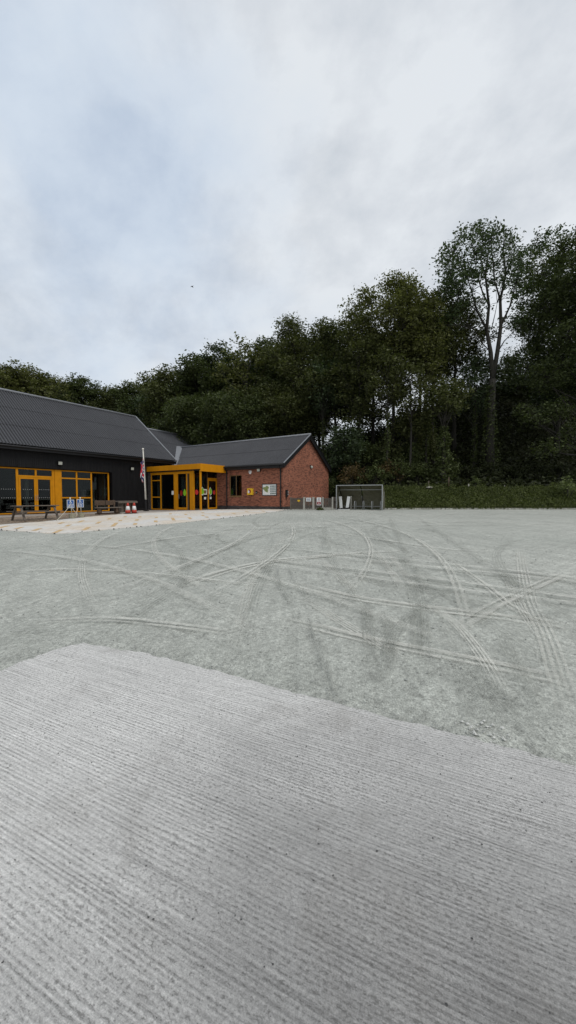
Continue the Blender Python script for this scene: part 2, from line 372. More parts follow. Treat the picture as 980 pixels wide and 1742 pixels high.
def trackm(name, col, strength, ribs, lug, thr=.42, colvar=.2):
    m, t, b, out = nt(name)
    uv = N(t, 'ShaderNodeUVMap'); sp = N(t, 'ShaderNodeSeparateXYZ'); L(t, uv.outputs[0], sp.inputs[0]); u, w = sp.outputs[0], sp.outputs[1]
    v = coords(t)
    edge = mth(t, 'MULTIPLY', mth(t, 'MULTIPLY', u, mth(t, 'SUBTRACT', 1., u)), 4.)
    edge = ramp(t, mth(t, 'ADD', edge, mth(t, 'MULTIPLY', mth(t, 'SUBTRACT', noise(t, v, 7, 4, .7), .5), .8)), [(.15, 0), (.6, 1)])
    cbv = N(t, 'ShaderNodeCombineXYZ'); L(t, mth(t, 'MULTIPLY', u, ribs * 2.2), cbv.inputs[0]); L(t, mth(t, 'MULTIPLY', w, .45), cbv.inputs[1])
    rib = mth(t, 'ADD', mth(t, 'MULTIPLY', mth(t, 'MULTIPLY_ADD', mth(t, 'SINE', mth(t, 'MULTIPLY', u, ribs * 2 * PI)), .5, .5), .45), mth(t, 'MULTIPLY', noise(t, cbv.outputs[0], 1.6, 4, .6), .8))
    rib = ramp(t, rib, [(.50, .0), (.68, 1)])
    # chevron lugs
    chev = mth(t, 'SINE', mth(t, 'ADD', mth(t, 'MULTIPLY', w, lug), mth(t, 'MULTIPLY', mth(t, 'ABSOLUTE', mth(t, 'SUBTRACT', u, .5)), 9.)))
    chev = ramp(t, mth(t, 'MULTIPLY_ADD', chev, .5, .5), [(.2, .72), (.6, 1)])
    pat = mth(t, 'MULTIPLY', ramp(t, noise(t, v, 1.3, 5, .7), [(thr - .10, .05), (thr + .16, 1)]), ramp(t, noise(t, v, 14, 4, .75), [(.30, .3), (.52, 1)]))
    a = mth(t, 'MULTIPLY', mth(t, 'MULTIPLY', mth(t, 'MULTIPLY', edge, rib), mth(t, 'MULTIPLY', chev, pat)), strength, clamp=True)
    # runs out at both ends (third UV-like value kept in a second map)
    uv2 = N(t, 'ShaderNodeUVMap', uv_map='ends'); s2 = N(t, 'ShaderNodeSeparateXYZ'); L(t, uv2.outputs[0], s2.inputs[0])
    e2 = ramp(t, mth(t, 'MULTIPLY', mth(t, 'MULTIPLY', s2.outputs[0], mth(t, 'SUBTRACT', 1., s2.outputs[0])), 4.), [(.0, 0), (.75, 1)])
    a = mth(t, 'MULTIPLY', a, e2)
    n = noise(t, v, 25, 4, .7)
    L(t, mixc(t, n, [x * (1 - colvar) for x in col], [x * (1 + colvar) for x in col]), b.inputs['Base Color']); b.inputs['Roughness'].default_value = .95; b.inputs['Specular IOR Level'].default_value = .15
    bump(t, b, mth(t, 'ADD', rib, n), .5, .012)
    tr = N(t, 'ShaderNodeBsdfTransparent'); mx = N(t, 'ShaderNodeMixShader')
    L(t, a, mx.inputs[0]); L(t, tr.outputs[0], mx.inputs[1]); L(t, b.outputs[0], mx.inputs[2]); L(t, mx.outputs[0], out.inputs[0]); return m
TRK = {'dark': trackm('damp_tyre_print', (.29, .30, .27), .38, 5, 34, .42), 'pale': trackm('dry_tyre_print', (.68, .675, .62), .6, 5, 30, .37),
       'ribs': trackm('ribbed_tyre_print', (.25, .26, .232), .45, 5, 3, .42),
       'soft': trackm('smeared_dust_band', (.66, .655, .60), .65, 2, 6, .38), 'line': trackm('thin_groove_print', (.30, .31, .285), .55, 2, 8, .42)}

# ------------------------------------------------------------------ ground, yard
def axis(lo, hi, step, far):
    a = list(np.arange(lo, hi + 1e-6, step)); k = step
    x = hi
    while x < far: k *= 1.6; x += k; a.append(x)
    x = lo; k = step
    while x > -far: k *= 1.6; x -= k; a.insert(0, x)
    return a
def grid_sheet(xs, ys, fn):
    mb = MB(); nx = len(xs); mb.v = [(x, y, fn(x, y)) for y in ys for x in xs]
    mb.f = [(j*nx+i, j*nx+i+1, (j+1)*nx+i+1, (j+1)*nx+i) for j in range(len(ys)-1) for i in range(nx-1)]; mb.m = [0]*len(mb.f); return mb
yard = grid_sheet(axis(-8, 46, .5, 700), axis(-16, 46, .5, 700), G).build('yard_ground', M['yard'], smooth=True); tag(yard, kind='structure')

def poly_sheet(name, poly, dz, mat, step=1., fn=G, thick=0):
    bm = bmesh.new(); vs = [bm.verts.new((p[0], p[1], 0)) for p in poly]; bm.faces.new(vs)
    xs = [p[0] for p in poly]; ys = [p[1] for p in poly]
    for k in range(int(min(xs) // step), int(max(xs) // step) + 2):
        bmesh.ops.bisect_plane(bm, geom=bm.verts[:] + bm.edges[:] + bm.faces[:], plane_co=(k * step, 0, 0), plane_no=(1, 0, 0))
    for k in range(int(min(ys) // step), int(max(ys) // step) + 2):
        bmesh.ops.bisect_plane(bm, geom=bm.verts[:] + bm.edges[:] + bm.faces[:], plane_co=(0, k * step, 0), plane_no=(0, 1, 0))
    if thick:
        r = bmesh.ops.extrude_face_region(bm, geom=bm.faces[:]); low = [g for g in r['geom'] if isinstance(g, bmesh.types.BMVert)]
        for v in bm.verts: v.co.z = fn(v.co.x, v.co.y) + dz
        for v in low: v.co.z -= thick
    else:
        for v in bm.verts: v.co.z = fn(v.co.x, v.co.y) + dz
    bmesh.ops.triangulate(bm, faces=[f for f in bm.faces if len(f.verts) > 4])
    bmesh.ops.recalc_face_normals(bm, faces=bm.faces[:])
    me = bpy.data.meshes.new(name); bm.to_mesh(me); bm.free()
    if not thick and me.polygons and me.polygons[0].normal.z < 0: me.flip_normals()
    me.materials.append(mat); o = bpy.data.objects.new(name, me); COL.objects.link(o); return o
def ragged(pts, amp, step):
    out = []
    for (a, b) in zip(pts[:-1], pts[1:]):
        a = Vector(a[:2]); b = Vector(b[:2]); n = max(1, int((b - a).length / step)); pn = Vector((-(b-a).y, (b-a).x)).normalized()
        for i in range(n): out.append(tuple(a.lerp(b, i / n) + pn * random.gauss(0, amp) * (1 if i else .3)))
    out.append(tuple(pts[-1][:2])); return out
slab_px = [(0,1142),(45,1122),(85,1108),(112,1100),(142,1093),(163,1098),(200,1104),(245,1110),(290,1122),(340,1134),(400,1150),(490,1174),(560,1192),(650,1217),(700,1229),(760,1245),(840,1264),(900,1281),(975,1302)]
edge = [gp(*p, .028) for p in slab_px]
edge = [(-9, edge[0][1] + .25)] + edge + [(3.1, -3.5), (3.6, -9)]
slab_edge = ragged(edge, .011, .05)
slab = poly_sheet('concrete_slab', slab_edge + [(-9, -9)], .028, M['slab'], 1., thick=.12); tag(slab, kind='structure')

pat_px = [(0,902),(45,905),(95,908.5),(125,907),(180,901.5),(240,896),(340,886),(420,877),(480,869)]
pe = [(2, 19.6)] + [gp(*p) for p in pat_px] + [(25.5, 16.2)]
patio = poly_sheet('paved_patio', ragged(pe, .035, .35) + [(25.6, 16.2), (25.6, 30.1), (2, 30.1)], .016, M['patio'], 1., thick=.1); tag(patio, kind='structure')
bed = poly_sheet('shingle_bed', ragged([(2, 20.1), (7.3, 20.15), (9.2, 20.3), (11, 21.2), (13, 21.95), (14.4, 22.3), (15.6, 23.3)], .04, .3) + [(14, 25.2), (2, 25.6)], .026, M['pebble'], 1.); tag(bed, kind='structure')
# pale bedding strip alongside the shingle
# ochre pavers laid in the pale paving, all running the same way
bars = [(6,897,1.1),(32,899,.9),(63,901.5,1.0),(99,904.5,1.2),(104,890.5,.9),(116,894.5,.9),(138,887.5,1.2),(147,900,1.3),(168,889.5,1.2),(195,893,1.9),(213,879.5,.8),(230,892,.9),(233,885,1.),
        (238,879.7,.9),(265,887.5,1.1),(266,880.8,.8),(294.5,883.5,1.9),(323,882,1.3),(345,877.5,.9),(290,874.6,1.),(316,875.6,.9),(352,880.2,.8),(371,877.2,1.2),(398,874.2,1.),(345,872.5,.8),(420,870.8,1.2),(448,870,1.),(186,883,.8),(205,886,.7)]
bd = Vector((math.cos(math.radians(52)), math.sin(math.radians(52)))); bn = Vector((-bd.y, bd.x))
mb = MB()
for (px, py, ln) in bars:
    c = Vector(gp(px, py)); w = .17; q = []
    for s, k in ((-1, -1), (1, -1), (1, 1), (-1, 1)):
        p = c + bd * (ln * .5 * s + random.uniform(-.04, .04)) + bn * w * .5 * k; q.append((p.x, p.y, G(p.x, p.y) + .0205))
    mb.add(q, [(0, 1, 2, 3)])
o = mb.build('ochre_paver_inlay', M['ochre']); tag(o, kind='structure')

# tyre prints: thin irregular ribbons of disturbed dust on the yard
tracks = [
 ('dark', 0.27, [(160,1088),(210,1045),(265,1008),(330,962),(380,936),(450,911),(520,898),(580,893)]),
 ('dark', 0.27, [(178,1090),(232,1048),(288,1010),(345,972),(395,945)]),
 ('dark', 0.23, [(412,1150),(422,1075),(440,1000),(468,950),(495,925),(530,908),(575,900)]),
 ('pale', 0.20, [(390,1140),(408,1060),(430,985),(462,935),(505,905),(560,893)]),
 ('dark', 0.27, [(395,938),(360,933),(349,922),(362,909),(400,900),(445,896)]),
 ('dark', 0.17, [(398,925),(375,920),(372,910),(400,903),(440,899)]),
 ('dark', 0.27, [(462,905),(440,896),(432,886),(445,879),(475,876)]),
 ('dark', 0.20, [(520,884),(490,886),(468,893),(455,902)]),
 ('dark', 0.33, [(780,985),(735,958),(690,938),(655,920),(638,906),(640,897),(665,891),(705,890)]),
 ('dark', 0.20, [(690,928),(660,912),(652,901),(668,894),(700,893)]),
 ('dark', 0.23, [(700,905),(720,900),(740,905),(770,915)]),
 ('soft', 0.39, [(480,988),(590,1014),(690,1030),(840,1048),(990,1068)]),
 ('soft', 0.30, [(470,1052),(545,1068),(615,1086),(740,1111),(890,1142),(980,1165)]),
 ('pale', 0.20, [(505,1010),(565,1050),(625,1086),(700,1130)]),
 ('pale', 0.27, [(883,935),(889,975),(900,1025),(925,1078),(950,1160),(975,1240)]),
 ('pale', 0.17, [(860,980),(880,1025),(905,1065),(925,1090)]),
 ('dark', 0.28, [(905,1065),(868,992),(848,958),(848,938),(866,924),(890,919),(918,922)]),
 ('ribs', 0.19, [(676,1238),(690,1162),(709,1088),(706,1030),(692,980),(680,935)]),
 ('ribs', 0.17, [(700,1215),(720,1150),(722,1080),(715,1010),(700,955)]),
 ('ribs', 0.16, [(760,1120),(785,1172),(812,1250)]), ('ribs', 0.16, [(778,1128),(816,1182),(862,1255)]),
 ('ribs', 0.19, [(800,1130),(850,1190),(920,1262)]), ('line', 0.10, [(538,1078),(556,1142),(573,1210)]),
 ('line', 0.08, [(525,1050),(536,1100),(556,1160)]), ('ribs', 0.19, [(624,1022),(626,1085),(636,1165)]),
 ('ribs', 0.17, [(655,1040),(660,1090),(655,1170)]), ('pale', 0.22, [(545,953),(572,978),(602,1008)]),
 ('pale', 0.20, [(640,938),(662,970),(690,1010)]), ('pale', 0.17, [(660,940),(685,975),(712,1010)]),
 ('soft', 0.27, [(975,972),(870,1020),(800,1060),(765,1082)]), ('soft', 0.25, [(490,955),(600,942),(700,938)]),
 ('soft', 0.39, [(300,1000),(400,968),(500,951),(640,941)]), ('soft', 0.22, [(0,975),(120,970),(260,978),(390,992),(480,1000)]),
 ('soft', 0.22, [(60,1060),(180,1055),(300,1066),(400,1080)]), ('line', 0.09, [(120,1062),(200,1058),(280,1062)]), ('line', 0.09, [(150,1010),(220,1018),(255,1014)]),
 ('dark', 0.19, [(0,1078),(60,1075),(130,1082)]), ('soft', 0.17, [(760,950),(830,1000),(880,1040),(980,1085)]),
 ('dark', 0.20, [(900,1060),(940,1045),(980,1040)]), ('dark', 0.23, [(820,985),(880,975),(940,985),(990,1000)]),
 ('dark', 0.23, [(580,960),(620,985),(670,1000),(740,1010)]), ('line', 0.10, [(470,960),(478,1000),(500,1040)]), ('line', 0.10, [(490,960),(500,990),(530,1030)]),
 ('soft', 0.20, [(560,905),(640,918),(760,935),(860,940)]), ('dark', 0.17, [(520,925),(600,945),(700,985),(790,1030)]), ('soft', 0.23, [(150,940),(240,925),(330,912),(420,905)]),
 ('ribs', 0.17, [(640,1205),(655,1130),(690,1060),(760,1000)]), ('pale', 0.17, [(860,1190),(820,1120),(770,1060),(720,1030)]), ('ribs', 0.17, [(940,1250),(900,1180),(870,1120),(850,1080)])]
R3 = random.Random(31); WT = []
paths = [((3.1, .5), 62, .10), ((3.4, -1.5), 30, .055), ((2.9, 2.5), 40, .075), ((4.0, -3.5), 50, .11), ((3.2, 4.5), 15, .05), ((5.0, 9.0), -10, .02), ((3.6, 1.2), 8, .06), ((6.5, -6.0), 75, .05), ((3.0, 3.2), 70, -.075), ((3.4, 0), 35, -.02), ((9, 12.5), -35, -.04), ((3.3, -.5), 20, .0), ((8, -7), 100, -.03)]
for (p0, ang, curv) in paths:                        # whole vehicle paths, two wheels each
    x, y = p0; a_ = math.radians(ang); c_ = curv * .55; Ln = R3.uniform(12, 22); line = []; q = 0
    while q < Ln:
        line.append((x, y, a_)); x += math.cos(a_) * .8; y += math.sin(a_) * .8; a_ += c_ * .8 + R3.uniform(-.006, .006); c_ += curv * .02; q += .8
    kd = R3.choice(['pale', 'soft', 'ribs', 'pale', 'ribs'])
    for off in (-.78, .78):
        ww = R3.uniform(.17, .22); pl_ = [Vector((px_ - math.sin(t_) * off, py_ + math.cos(t_) * off)) for (px_, py_, t_) in line]
        pl_ = [p for p in pl_ if not (p.x < 2.85 and p.y < 4.1) and p.y < 13.8 and p.x > -5]
        if len(pl_) > 4: WT.append((kd, ww, pl_))
for wv in range(9):                                   # scuffed arcs far down the yard
    x0 = random.uniform(480, 900); y0 = random.uniform(876, 905)
    tracks.append((random.choice(['dark', 'soft', 'soft']), .3, [(x0, y0), (x0 + 40, y0 - 3), (x0 + 90, y0 - 2 + random.uniform(-2, 3)), (x0 + 140, y0 + random.uniform(-2, 6))]))
def smooth_line(pts, step=.22):
    P = [Vector(p) for p in pts]; P = [P[0] * 2 - P[1]] + P + [P[-1] * 2 - P[-2]]; out = []
    for i in range(1, len(P) - 2):
        n = max(2, int((P[i+1] - P[i]).length / step))
        for k in range(n):
            s = k / n; a, b, c, d = P[i-1], P[i], P[i+1], P[i+2]
            out.append(.5 * ((2*b) + (c-a)*s + (2*a-5*b+4*c-d)*s*s + (3*b-a-3*c+d)*s**3))
    out.append(P[-2]); return out
for ti, (kind, w, pl) in enumerate([(k_, w_, [gp(*p) for p in pl_]) for (k_, w_, pl_) in tracks] + WT):
    line = smooth_line(pl); mb = MB(); uvs = []; ends = []; dist = 0; n = len(line); tot = max(n - 1, 1)
    for i, p in enumerate(line):
        tdir = (line[min(i+1, n-1)] - line[max(i-1, 0)]).normalized(); nn = Vector((-tdir.y, tdir.x))
        if i: dist += (p - line[i-1]).length
        for k in range(3):
            q = p + nn * w * (k / 2 - .5); mb.v.append((q.x, q.y, G(q.x, q.y) + .005 + .0007 * ti)); uvs.append((k / 2, dist)); ends.append((i / tot, 0))
    for i in range(n - 1):
        for k in range(2): mb.f.append((i*3+k, i*3+k+1, (i+1)*3+k+1, (i+1)*3+k)); mb.m.append(0)
    o = mb.build('tyre_print', TRK[kind]); tag(o, kind='structure')
    for nm, dat in (('UVMap', uvs), ('ends', ends)):
        ul = o.data.uv_layers.new(name=nm)
        for lp in o.data.loops: ul.data[lp.index].uv = dat[lp.vertex_index]

# bank and wooded hill
rs = np.arange(-75, 95, 1.0); mb = MB(); prof = [-.3, 0, .3, .8, 1.4, 2.1, 2.9, 3.7, 4.6, 5.8, 7.2, 9, 11, 13.5, 16, 19, 22, 25, 29, 34, 45, 80, 200]
for s in prof:
    for r in rs:
        X, Y = dr(hill_start(r) + s, r * (1 + max(s, 0) / 60)); mb.v.append((X, Y, T(X, Y) - (.35 if s < 0 else 0) + (.02 if s == 0 else 0)))
nr = len(rs)
for j in range(len(prof) - 1):
    for i in range(nr - 1): mb.f.append((j*nr+i, j*nr+i+1, (j+1)*nr+i+1, (j+1)*nr+i)); mb.m.append(0 if j < 7 else 1)
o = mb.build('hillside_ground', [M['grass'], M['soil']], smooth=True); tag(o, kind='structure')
for p in o.data.polygons[:1]:
    if p.normal.z < 0: o.data.flip_normals()
# concrete edging between yard and bank
mb = MB()
r = 7.6
while r < 60:
    a = dr(31.1, r); b = dr(31.1, r + .9); mb.beam((a[0], a[1], G(*a) + .0), (b[0], b[1], G(*b) + .0), .13, .20); r += .915
o = mb.build('edging_kerb', M['kerb'], bevel=.01); tag(o, kind='structure')

# ------------------------------------------------------------------ corrugated sheets
def corr(mb, p0, u, s, ulen, slen, pitch=.146, amp=.026, courses=3, t=.012):
    """p0: eave corner, u: along the eave, s: up the slope"""
    p0 = Vector(p0); u = Vector(u).normalized(); s = Vector(s).normalized(); nrm = u.cross(s).normalized()
    if nrm.z < 0: nrm = -nrm
    n = int(ulen / pitch * 6); cs = slen / courses
    for c in range(courses):
        a = c * cs - (.12 if c else 0); b = (c + 1) * cs
        vs = []
        for i in range(n + 1):
            x = ulen * i / n; h = amp * math.sin(2 * PI * x / pitch)
            seam = .006 if (int(x / 1.0) % 2) else 0
            vs.append(p0 + u * x + s * a + nrm * (h + .020 + seam)); vs.append(p0 + u * x + s * b + nrm * (h + seam))
            vs.append(p0 + u * x + s * a + nrm * (h - t + seam + .004))
        fs = []
        for i in range(n):
            k = 3 * i; fs.append((k, k + 3, k + 4, k + 1)); fs.append((k + 2, k + 5, k + 3, k))
        o_ = len(mb.v); mb.add(vs, fs)
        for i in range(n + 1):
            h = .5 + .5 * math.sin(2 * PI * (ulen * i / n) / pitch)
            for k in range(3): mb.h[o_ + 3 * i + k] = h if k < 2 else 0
def clad(mb, p0, u, ulen, z0, z1, nrm, pitch=.12, dep=.022):
    """upright board-on-board cladding"""
    p0 = Vector(p0); u = Vector(u).normalized(); nrm = Vector(nrm); x = 0; pts = []
    while x < ulen - 1e-6:
        e = min(x + pitch, ulen); g = min(.03, (e - x) * .4)
        pts += [(x, 0), (x + g, 0), (x + g, dep), (e, dep)]; x = e
    vs = []
    for (q, h) in pts:
        for z in (z0, z1): v = p0 + u * q + nrm * h; vs.append((v.x, v.y, z))
    mb.add(vs, [(2*i, 2*i+2, 2*i+3, 2*i+1) for i in range(len(pts) - 1)])

# ------------------------------------------------------------------ black hall
HB = (18, 30, -.3)
hall = thing('village_hall', 'long black boarded hall with a steep anthracite corrugated roof and a yellow framed glazed front', 'hall', HB)
WY = 29.8
mb = MB()
clad(mb, (1, WY, 0), (1, 0, 0), 24.35, 3.10, 4.5, (0, -1, 0))
clad(mb, (18.85, WY, 0), (1, 0, 0), 6.5, -.05, 3.10, (0, -1, 0))
mb.box(1, 25.35, WY + .002, WY + .12, 3.10, 4.5); mb.box(18.85, 25.35, WY + .002, WY + .12, -.3, 3.10)
mb.box(18.85, 18.95, WY - .022, WY + .3, -.3, 3.10)
mb.prism([(25.35, WY, -.3), (25.35, 41.4, -.3), (25.35, 41.4, 4.9), (25.35, 35.56, 9.4), (25.35, WY, 4.85)], (-.1, 0, 0))
mb.box(1, 25.25, 41.2, 41.4, -.3, 4.9); mb.box(1, 1.1, WY + .13, 41.1, -.3, 4.9)
part('wall', mb, M['clad'], hall)
mb = MB(); mb.box(18.98, 22.5, WY - .05, WY + .0, -.3, .0); part('plinth', mb, M['black'], hall)
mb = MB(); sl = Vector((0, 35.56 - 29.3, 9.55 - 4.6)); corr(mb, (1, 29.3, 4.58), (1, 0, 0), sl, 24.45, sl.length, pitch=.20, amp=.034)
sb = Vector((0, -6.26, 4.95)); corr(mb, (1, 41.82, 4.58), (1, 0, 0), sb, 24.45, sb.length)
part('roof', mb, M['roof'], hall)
mb = MB(); mb.prism([(1, 29.35, 4.30), (1, 29.35, 4.53), (1, 35.56, 9.44), (1, 41.8, 4.53), (1, 41.8, 4.3), (1, 35.56, 9.2)], (24.35, 0, 0)); part('roof_deck', mb, M['black'], hall)
mb = MB(); mb.tube([(1, 35.56, 9.60), (25.5, 35.56, 9.60)], .10, 8); part('ridge_capping', mb, M['flash'], hall, smooth=True)
for q in (((25.47, 29.22, 4.55), (25.47, 35.56, 9.60)), ((25.47, 41.9, 4.55), (25.47, 35.56, 9.60))):
    mb = MB(); mb.beam(q[0], q[1], .13, .15, (0, 1, 1)); part('verge_trim', mb, M['flash'], hall)
mb = MB(); mb.box(1, 25.5, 29.28, 29.33, 4.24, 4.50); mb.box(1, 25.5, 29.34, WY - .03, 4.26, 4.29); part('fascia_board', mb, M['black'], hall)
mb = MB(); mb.tube([(1, 29.21, 4.44), (25.4, 29.21, 4.44)], .065, 8); part('gutter', mb, M['black'], hall, smooth=True)
# glazed front, 0.2 m back in its opening
GY = 30.0
YB = M['yellow']
def frame_bars(name, rects, y, parent, dep=.07, mat=YB):
    mb = MB()
    for (x0, x1, z0, z1) in rects: mb.box(x0, x1, y - dep/2, y + dep/2, z0, z1)
    return part(name, mb, mat, parent, bevel=.006)
def pane(x0, x1, z0, z1, y, parent, ax='x'):
    mb = MB()
    if ax == 'x': mb.box(x0, x1, y - .008, y + .008, z0, z1)
    else: mb.box(y - .008, y + .008, x0, x1, z0, z1)
    return part('pane', mb, M['glass'], parent)
zb, zt = -.18, 3.06
w = frame_bars('window', [(3.0, 11.9, zt - .09, zt), (3.0, 11.9, zb, zb + .08), (3.0, 3.1, zb + .08, zt - .09), (7.3, 7.4, zb + .08, zt - .09)], GY, hall); w['label'] = 'tall fixed window left of the glazed doors'
pane(3.1, 7.3, zb + .08, zt - .09, GY, w); pane(7.4, 11.9, zb + .08, zt - .09, GY, w)
w = frame_bars('window', [(11.9, 12.05, zb, zt), (14.25, 14.42, zb, zt), (12.05, 14.25, zt - .09, zt), (12.05, 14.25, 2.42, 2.55), (13.1, 13.22, 2.55, zt - .09)], GY, hall, .09); w['label'] = 'top lights over the glazed double doors'
pane(12.05, 13.1, 2.55, zt - .09, GY, w); pane(13.22, 14.25, 2.55, zt - .09, GY, w)
for (a, b) in ((12.06, 13.155), (13.165, 14.24)):
    d = frame_bars('door', [(a, a + .12, zb + .02, 2.41), (b - .12, b, zb + .02, 2.41), (a + .12, b - .12, 2.29, 2.41), (a + .12, b - .12, zb + .02, zb + .20)], GY - .01, hall, .08)
    pane(a + .12, b - .12, zb + .20, 2.29, GY, d)
    mb = MB(); hx = (b - .06) if a < 13 else (a + .06); mb.tube([(hx, GY - .10, .75), (hx, GY - .10, 1.15)], .015, 8); part('handle', mb, M['grey_metal'], d)
frame_bars('yellow_panel', [(14.43, 14.86, zb, zt)], GY - .02, hall, .12)
w = frame_bars('window', [(14.87, 14.95, zb, zt), (16.02, 16.14, zb, zt), (17.2, 17.32, zb, zt), (14.95, 16.02, zt - .09, zt), (16.14, 17.2, zt - .09, zt), (14.95, 16.02, 2.40, 2.50), (16.14, 17.2, 2.40, 2.50),
    (14.95, 16.02, .90, 1.0), (16.14, 17.2, .90, 1.0), (14.95, 16.02, zb, zb + .08), (16.14, 17.2, zb, zb + .08)], GY, hall); w['label'] = 'six pane window right of the yellow panel'
for (a, b) in ((14.95, 16.02), (16.14, 17.2)):
    for (c, e) in ((zb + .08, .90), (1.0, 2.40), (2.50, zt - .09)): pane(a, b, c, e, GY, w)
w = frame_bars('window', [(18.68, 18.80, zb, zt), (17.33, 18.68, zt - .09, zt), (17.33, 18.68, zb, zb + .08)], GY, hall); w['label'] = 'tall single pane at the right end of the glazing'
pane(17.33, 18.68, zb + .08, zt - .09, GY, w)
dot = None                                              # rows of white dots on the glass
for z in (.95, 1.55):
    x = 10.0
    while x < 14.2:
        if not (11.85 < x < 12.25 or 12.98 < x < 13.35):
            if dot is None:
                mb = MB(); mb.tube([(0, -.014, 0), (0, -.0095, 0)], .017, 8); dot = mb.build('glass_dot', M['white'], hall); o = dot
            else: o = dot.copy(); COL.objects.link(o); o.parent = hall
            o.location = (x - HB[0], GY - HB[1], z - HB[2])
        x += .13
mb = MB()                                               # frames of the high windows under the eave
mb.box(23.2, 24.4, WY - .035, WY - .024, 3.95, 4.22); mb.box(24.55, 25.25, WY - .035, WY - .024, 3.95, 4.22)
w = part('window', mb, M['glass'], hall, label='low strip window under the eave above the porch')
# room behind the glazing
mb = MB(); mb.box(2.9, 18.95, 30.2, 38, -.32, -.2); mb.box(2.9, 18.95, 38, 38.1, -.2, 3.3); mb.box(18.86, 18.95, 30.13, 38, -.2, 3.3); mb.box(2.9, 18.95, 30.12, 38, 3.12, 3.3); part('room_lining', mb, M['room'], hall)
for q in ((13.0, 13.2, 31.2, 31.4), (15.2, 15.42, 31.3, 31.5), (18.7, 18.85, 30.6, 31.4)): mb = MB(); mb.box(*q, -.2, 3.1); part('room_column', mb, M['room_light'], hall)
ftab = thing('indoor_table', 'white topped folding table standing inside the glazed doors of the hall', 'table', (14.0, 31.6, -.2))
mb = MB(); mb.box(12.9, 15.0, 31.5, 32.2, .78, .82); part('table_top', mb, M['white'], ftab)
for (x, y) in ((13.0, 31.6), (14.9, 31.6), (13.0, 32.1), (14.9, 32.1)):
    mb = MB(); mb.tube([(x, y, -.2), (x, y, .78)], .02, 6); part('leg', mb, M['grey_metal'], ftab)
cab = thing('shelf_unit', 'pale open shelf unit inside the last hall window behind the bench', 'shelves', (19.0 - .9, 31.9, -.2))
mb = MB(); mb.box(17.5, 18.4, 31.9, 31.93, -.2, 1.6); part('back_panel', mb, M['room_light'], cab)
for z in (-.18, .3, .7, 1.1, 1.55): mb = MB(); mb.box(17.5, 18.4, 31.55, 31.9, z, z + .03); part('shelf', mb, M['white'], cab)
for x in (17.47, 18.4): mb = MB(); mb.box(x, x + .03, 31.55, 31.93, -.2, 1.6); part('side_panel', mb, M['white'], cab)

# ------------------------------------------------------------------ link block behind
link = thing('link_building', 'lower building with anthracite roof joining the black hall to the brick wing', 'building', (30, 34, -.2))
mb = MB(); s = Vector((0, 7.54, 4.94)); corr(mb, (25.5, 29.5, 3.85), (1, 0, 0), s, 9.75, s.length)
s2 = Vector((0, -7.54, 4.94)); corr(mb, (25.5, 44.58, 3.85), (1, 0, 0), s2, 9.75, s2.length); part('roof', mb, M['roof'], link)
mb = MB(); mb.tube([(25.5, 37.04, 8.86), (35.3, 37.04, 8.86)], .10, 8); part('ridge_capping', mb, M['flash'], link, smooth=True)
mb = MB(); mb.beam((35.3, 29.45, 3.85), (35.3, 37.04, 8.86), .12, .14, (0, 1, 1)); part('verge_trim', mb, M['flash'], link)
mb = MB(); mb.prism([(35.15, 29.9, -.2), (35.15, 44.2, -.2), (35.15, 44.2, 4.0), (35.15, 37.04, 8.7), (35.15, 29.9, 4.0)], (-.2, 0, 0)); mb.box(25.6, 34.95, 29.9, 30.1, -.2, 3.95); mb.box(25.6, 34.95, 44.0, 44.2, -.2, 3.95)
part('wall', mb, M['brick'], link)
mb = MB(); mb.prism([(25.35, 29.5, 3.80), (25.80, 29.2, 3.88), (29.95, 33.4, 6.74), (29.45, 33.75, 6.74)], (0, 0, .06)); part('valley_flashing', mb, M['flash'], link)

# ------------------------------------------------------------------ brick wing
WX = 25.58; GYw = 16.71
wing = thing('brick_wing', 'single storey red brick building with a plain gable end and dark corrugated roof', 'building', (29.7, 22, -.1))
mb = MB()
y0, y1, wz0, wz1 = 21.06, 22.50, 1.06, 2.94
mb.box(WX, WX + .3, GYw, y0, .22, 3.72); mb.box(WX, WX + .3, y1, 31, .22, 3.72); mb.box(WX, WX + .3, y0, y1, .22, wz0); mb.box(WX, WX + .3, y0, y1, wz1, 3.72)
mb.prism([(WX + .3, GYw, .22), (33.85, GYw, .22), (33.85, GYw, 3.85), (29.72, GYw, 6.45), (WX, GYw, 3.74), (WX, GYw, 3.72), (WX + .3, GYw, 3.72)], (0, .25, 0))
mb.box(33.6, 33.85, GYw + .25, 31, .22, 3.8)
part('wall', mb, M['brick'], wing)
mb = MB(); mb.box(WX - .012, WX + .3, GYw - .012, 31, -.5, .22); mb.box(WX + .31, 33.86, GYw - .012, GYw + .25, -.5, .22); part('plinth', mb, M['brick_dark'], wing)
mb = MB()
for i in range(20): mb.box(WX - .008, WX + .02, y0 - .05 + i * .0775, y0 - .05 + i * .0775 + .066, wz1 + .01, wz1 + .225)
part('soldier_course', mb, M['brick'], wing)
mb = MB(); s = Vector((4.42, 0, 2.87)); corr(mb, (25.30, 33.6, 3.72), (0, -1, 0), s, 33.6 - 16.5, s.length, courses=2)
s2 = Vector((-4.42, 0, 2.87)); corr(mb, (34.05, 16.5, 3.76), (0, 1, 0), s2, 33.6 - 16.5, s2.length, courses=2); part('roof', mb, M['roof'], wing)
mb = MB(); mb.prism([(25.36, 16.56, 3.50), (25.36, 16.56, 3.68), (29.72, 16.56, 6.53), (34.1, 16.56, 3.68), (34.1, 16.56, 3.50), (29.72, 16.56, 6.33)], (0, 16.8, 0)); part('roof_deck', mb, M['black'], wing)
mb = MB(); mb.tube([(29.72, 16.45, 6.64), (29.72, 33.7, 6.64)], .10, 8); part('ridge_capping', mb, M['flash'], wing, smooth=True)
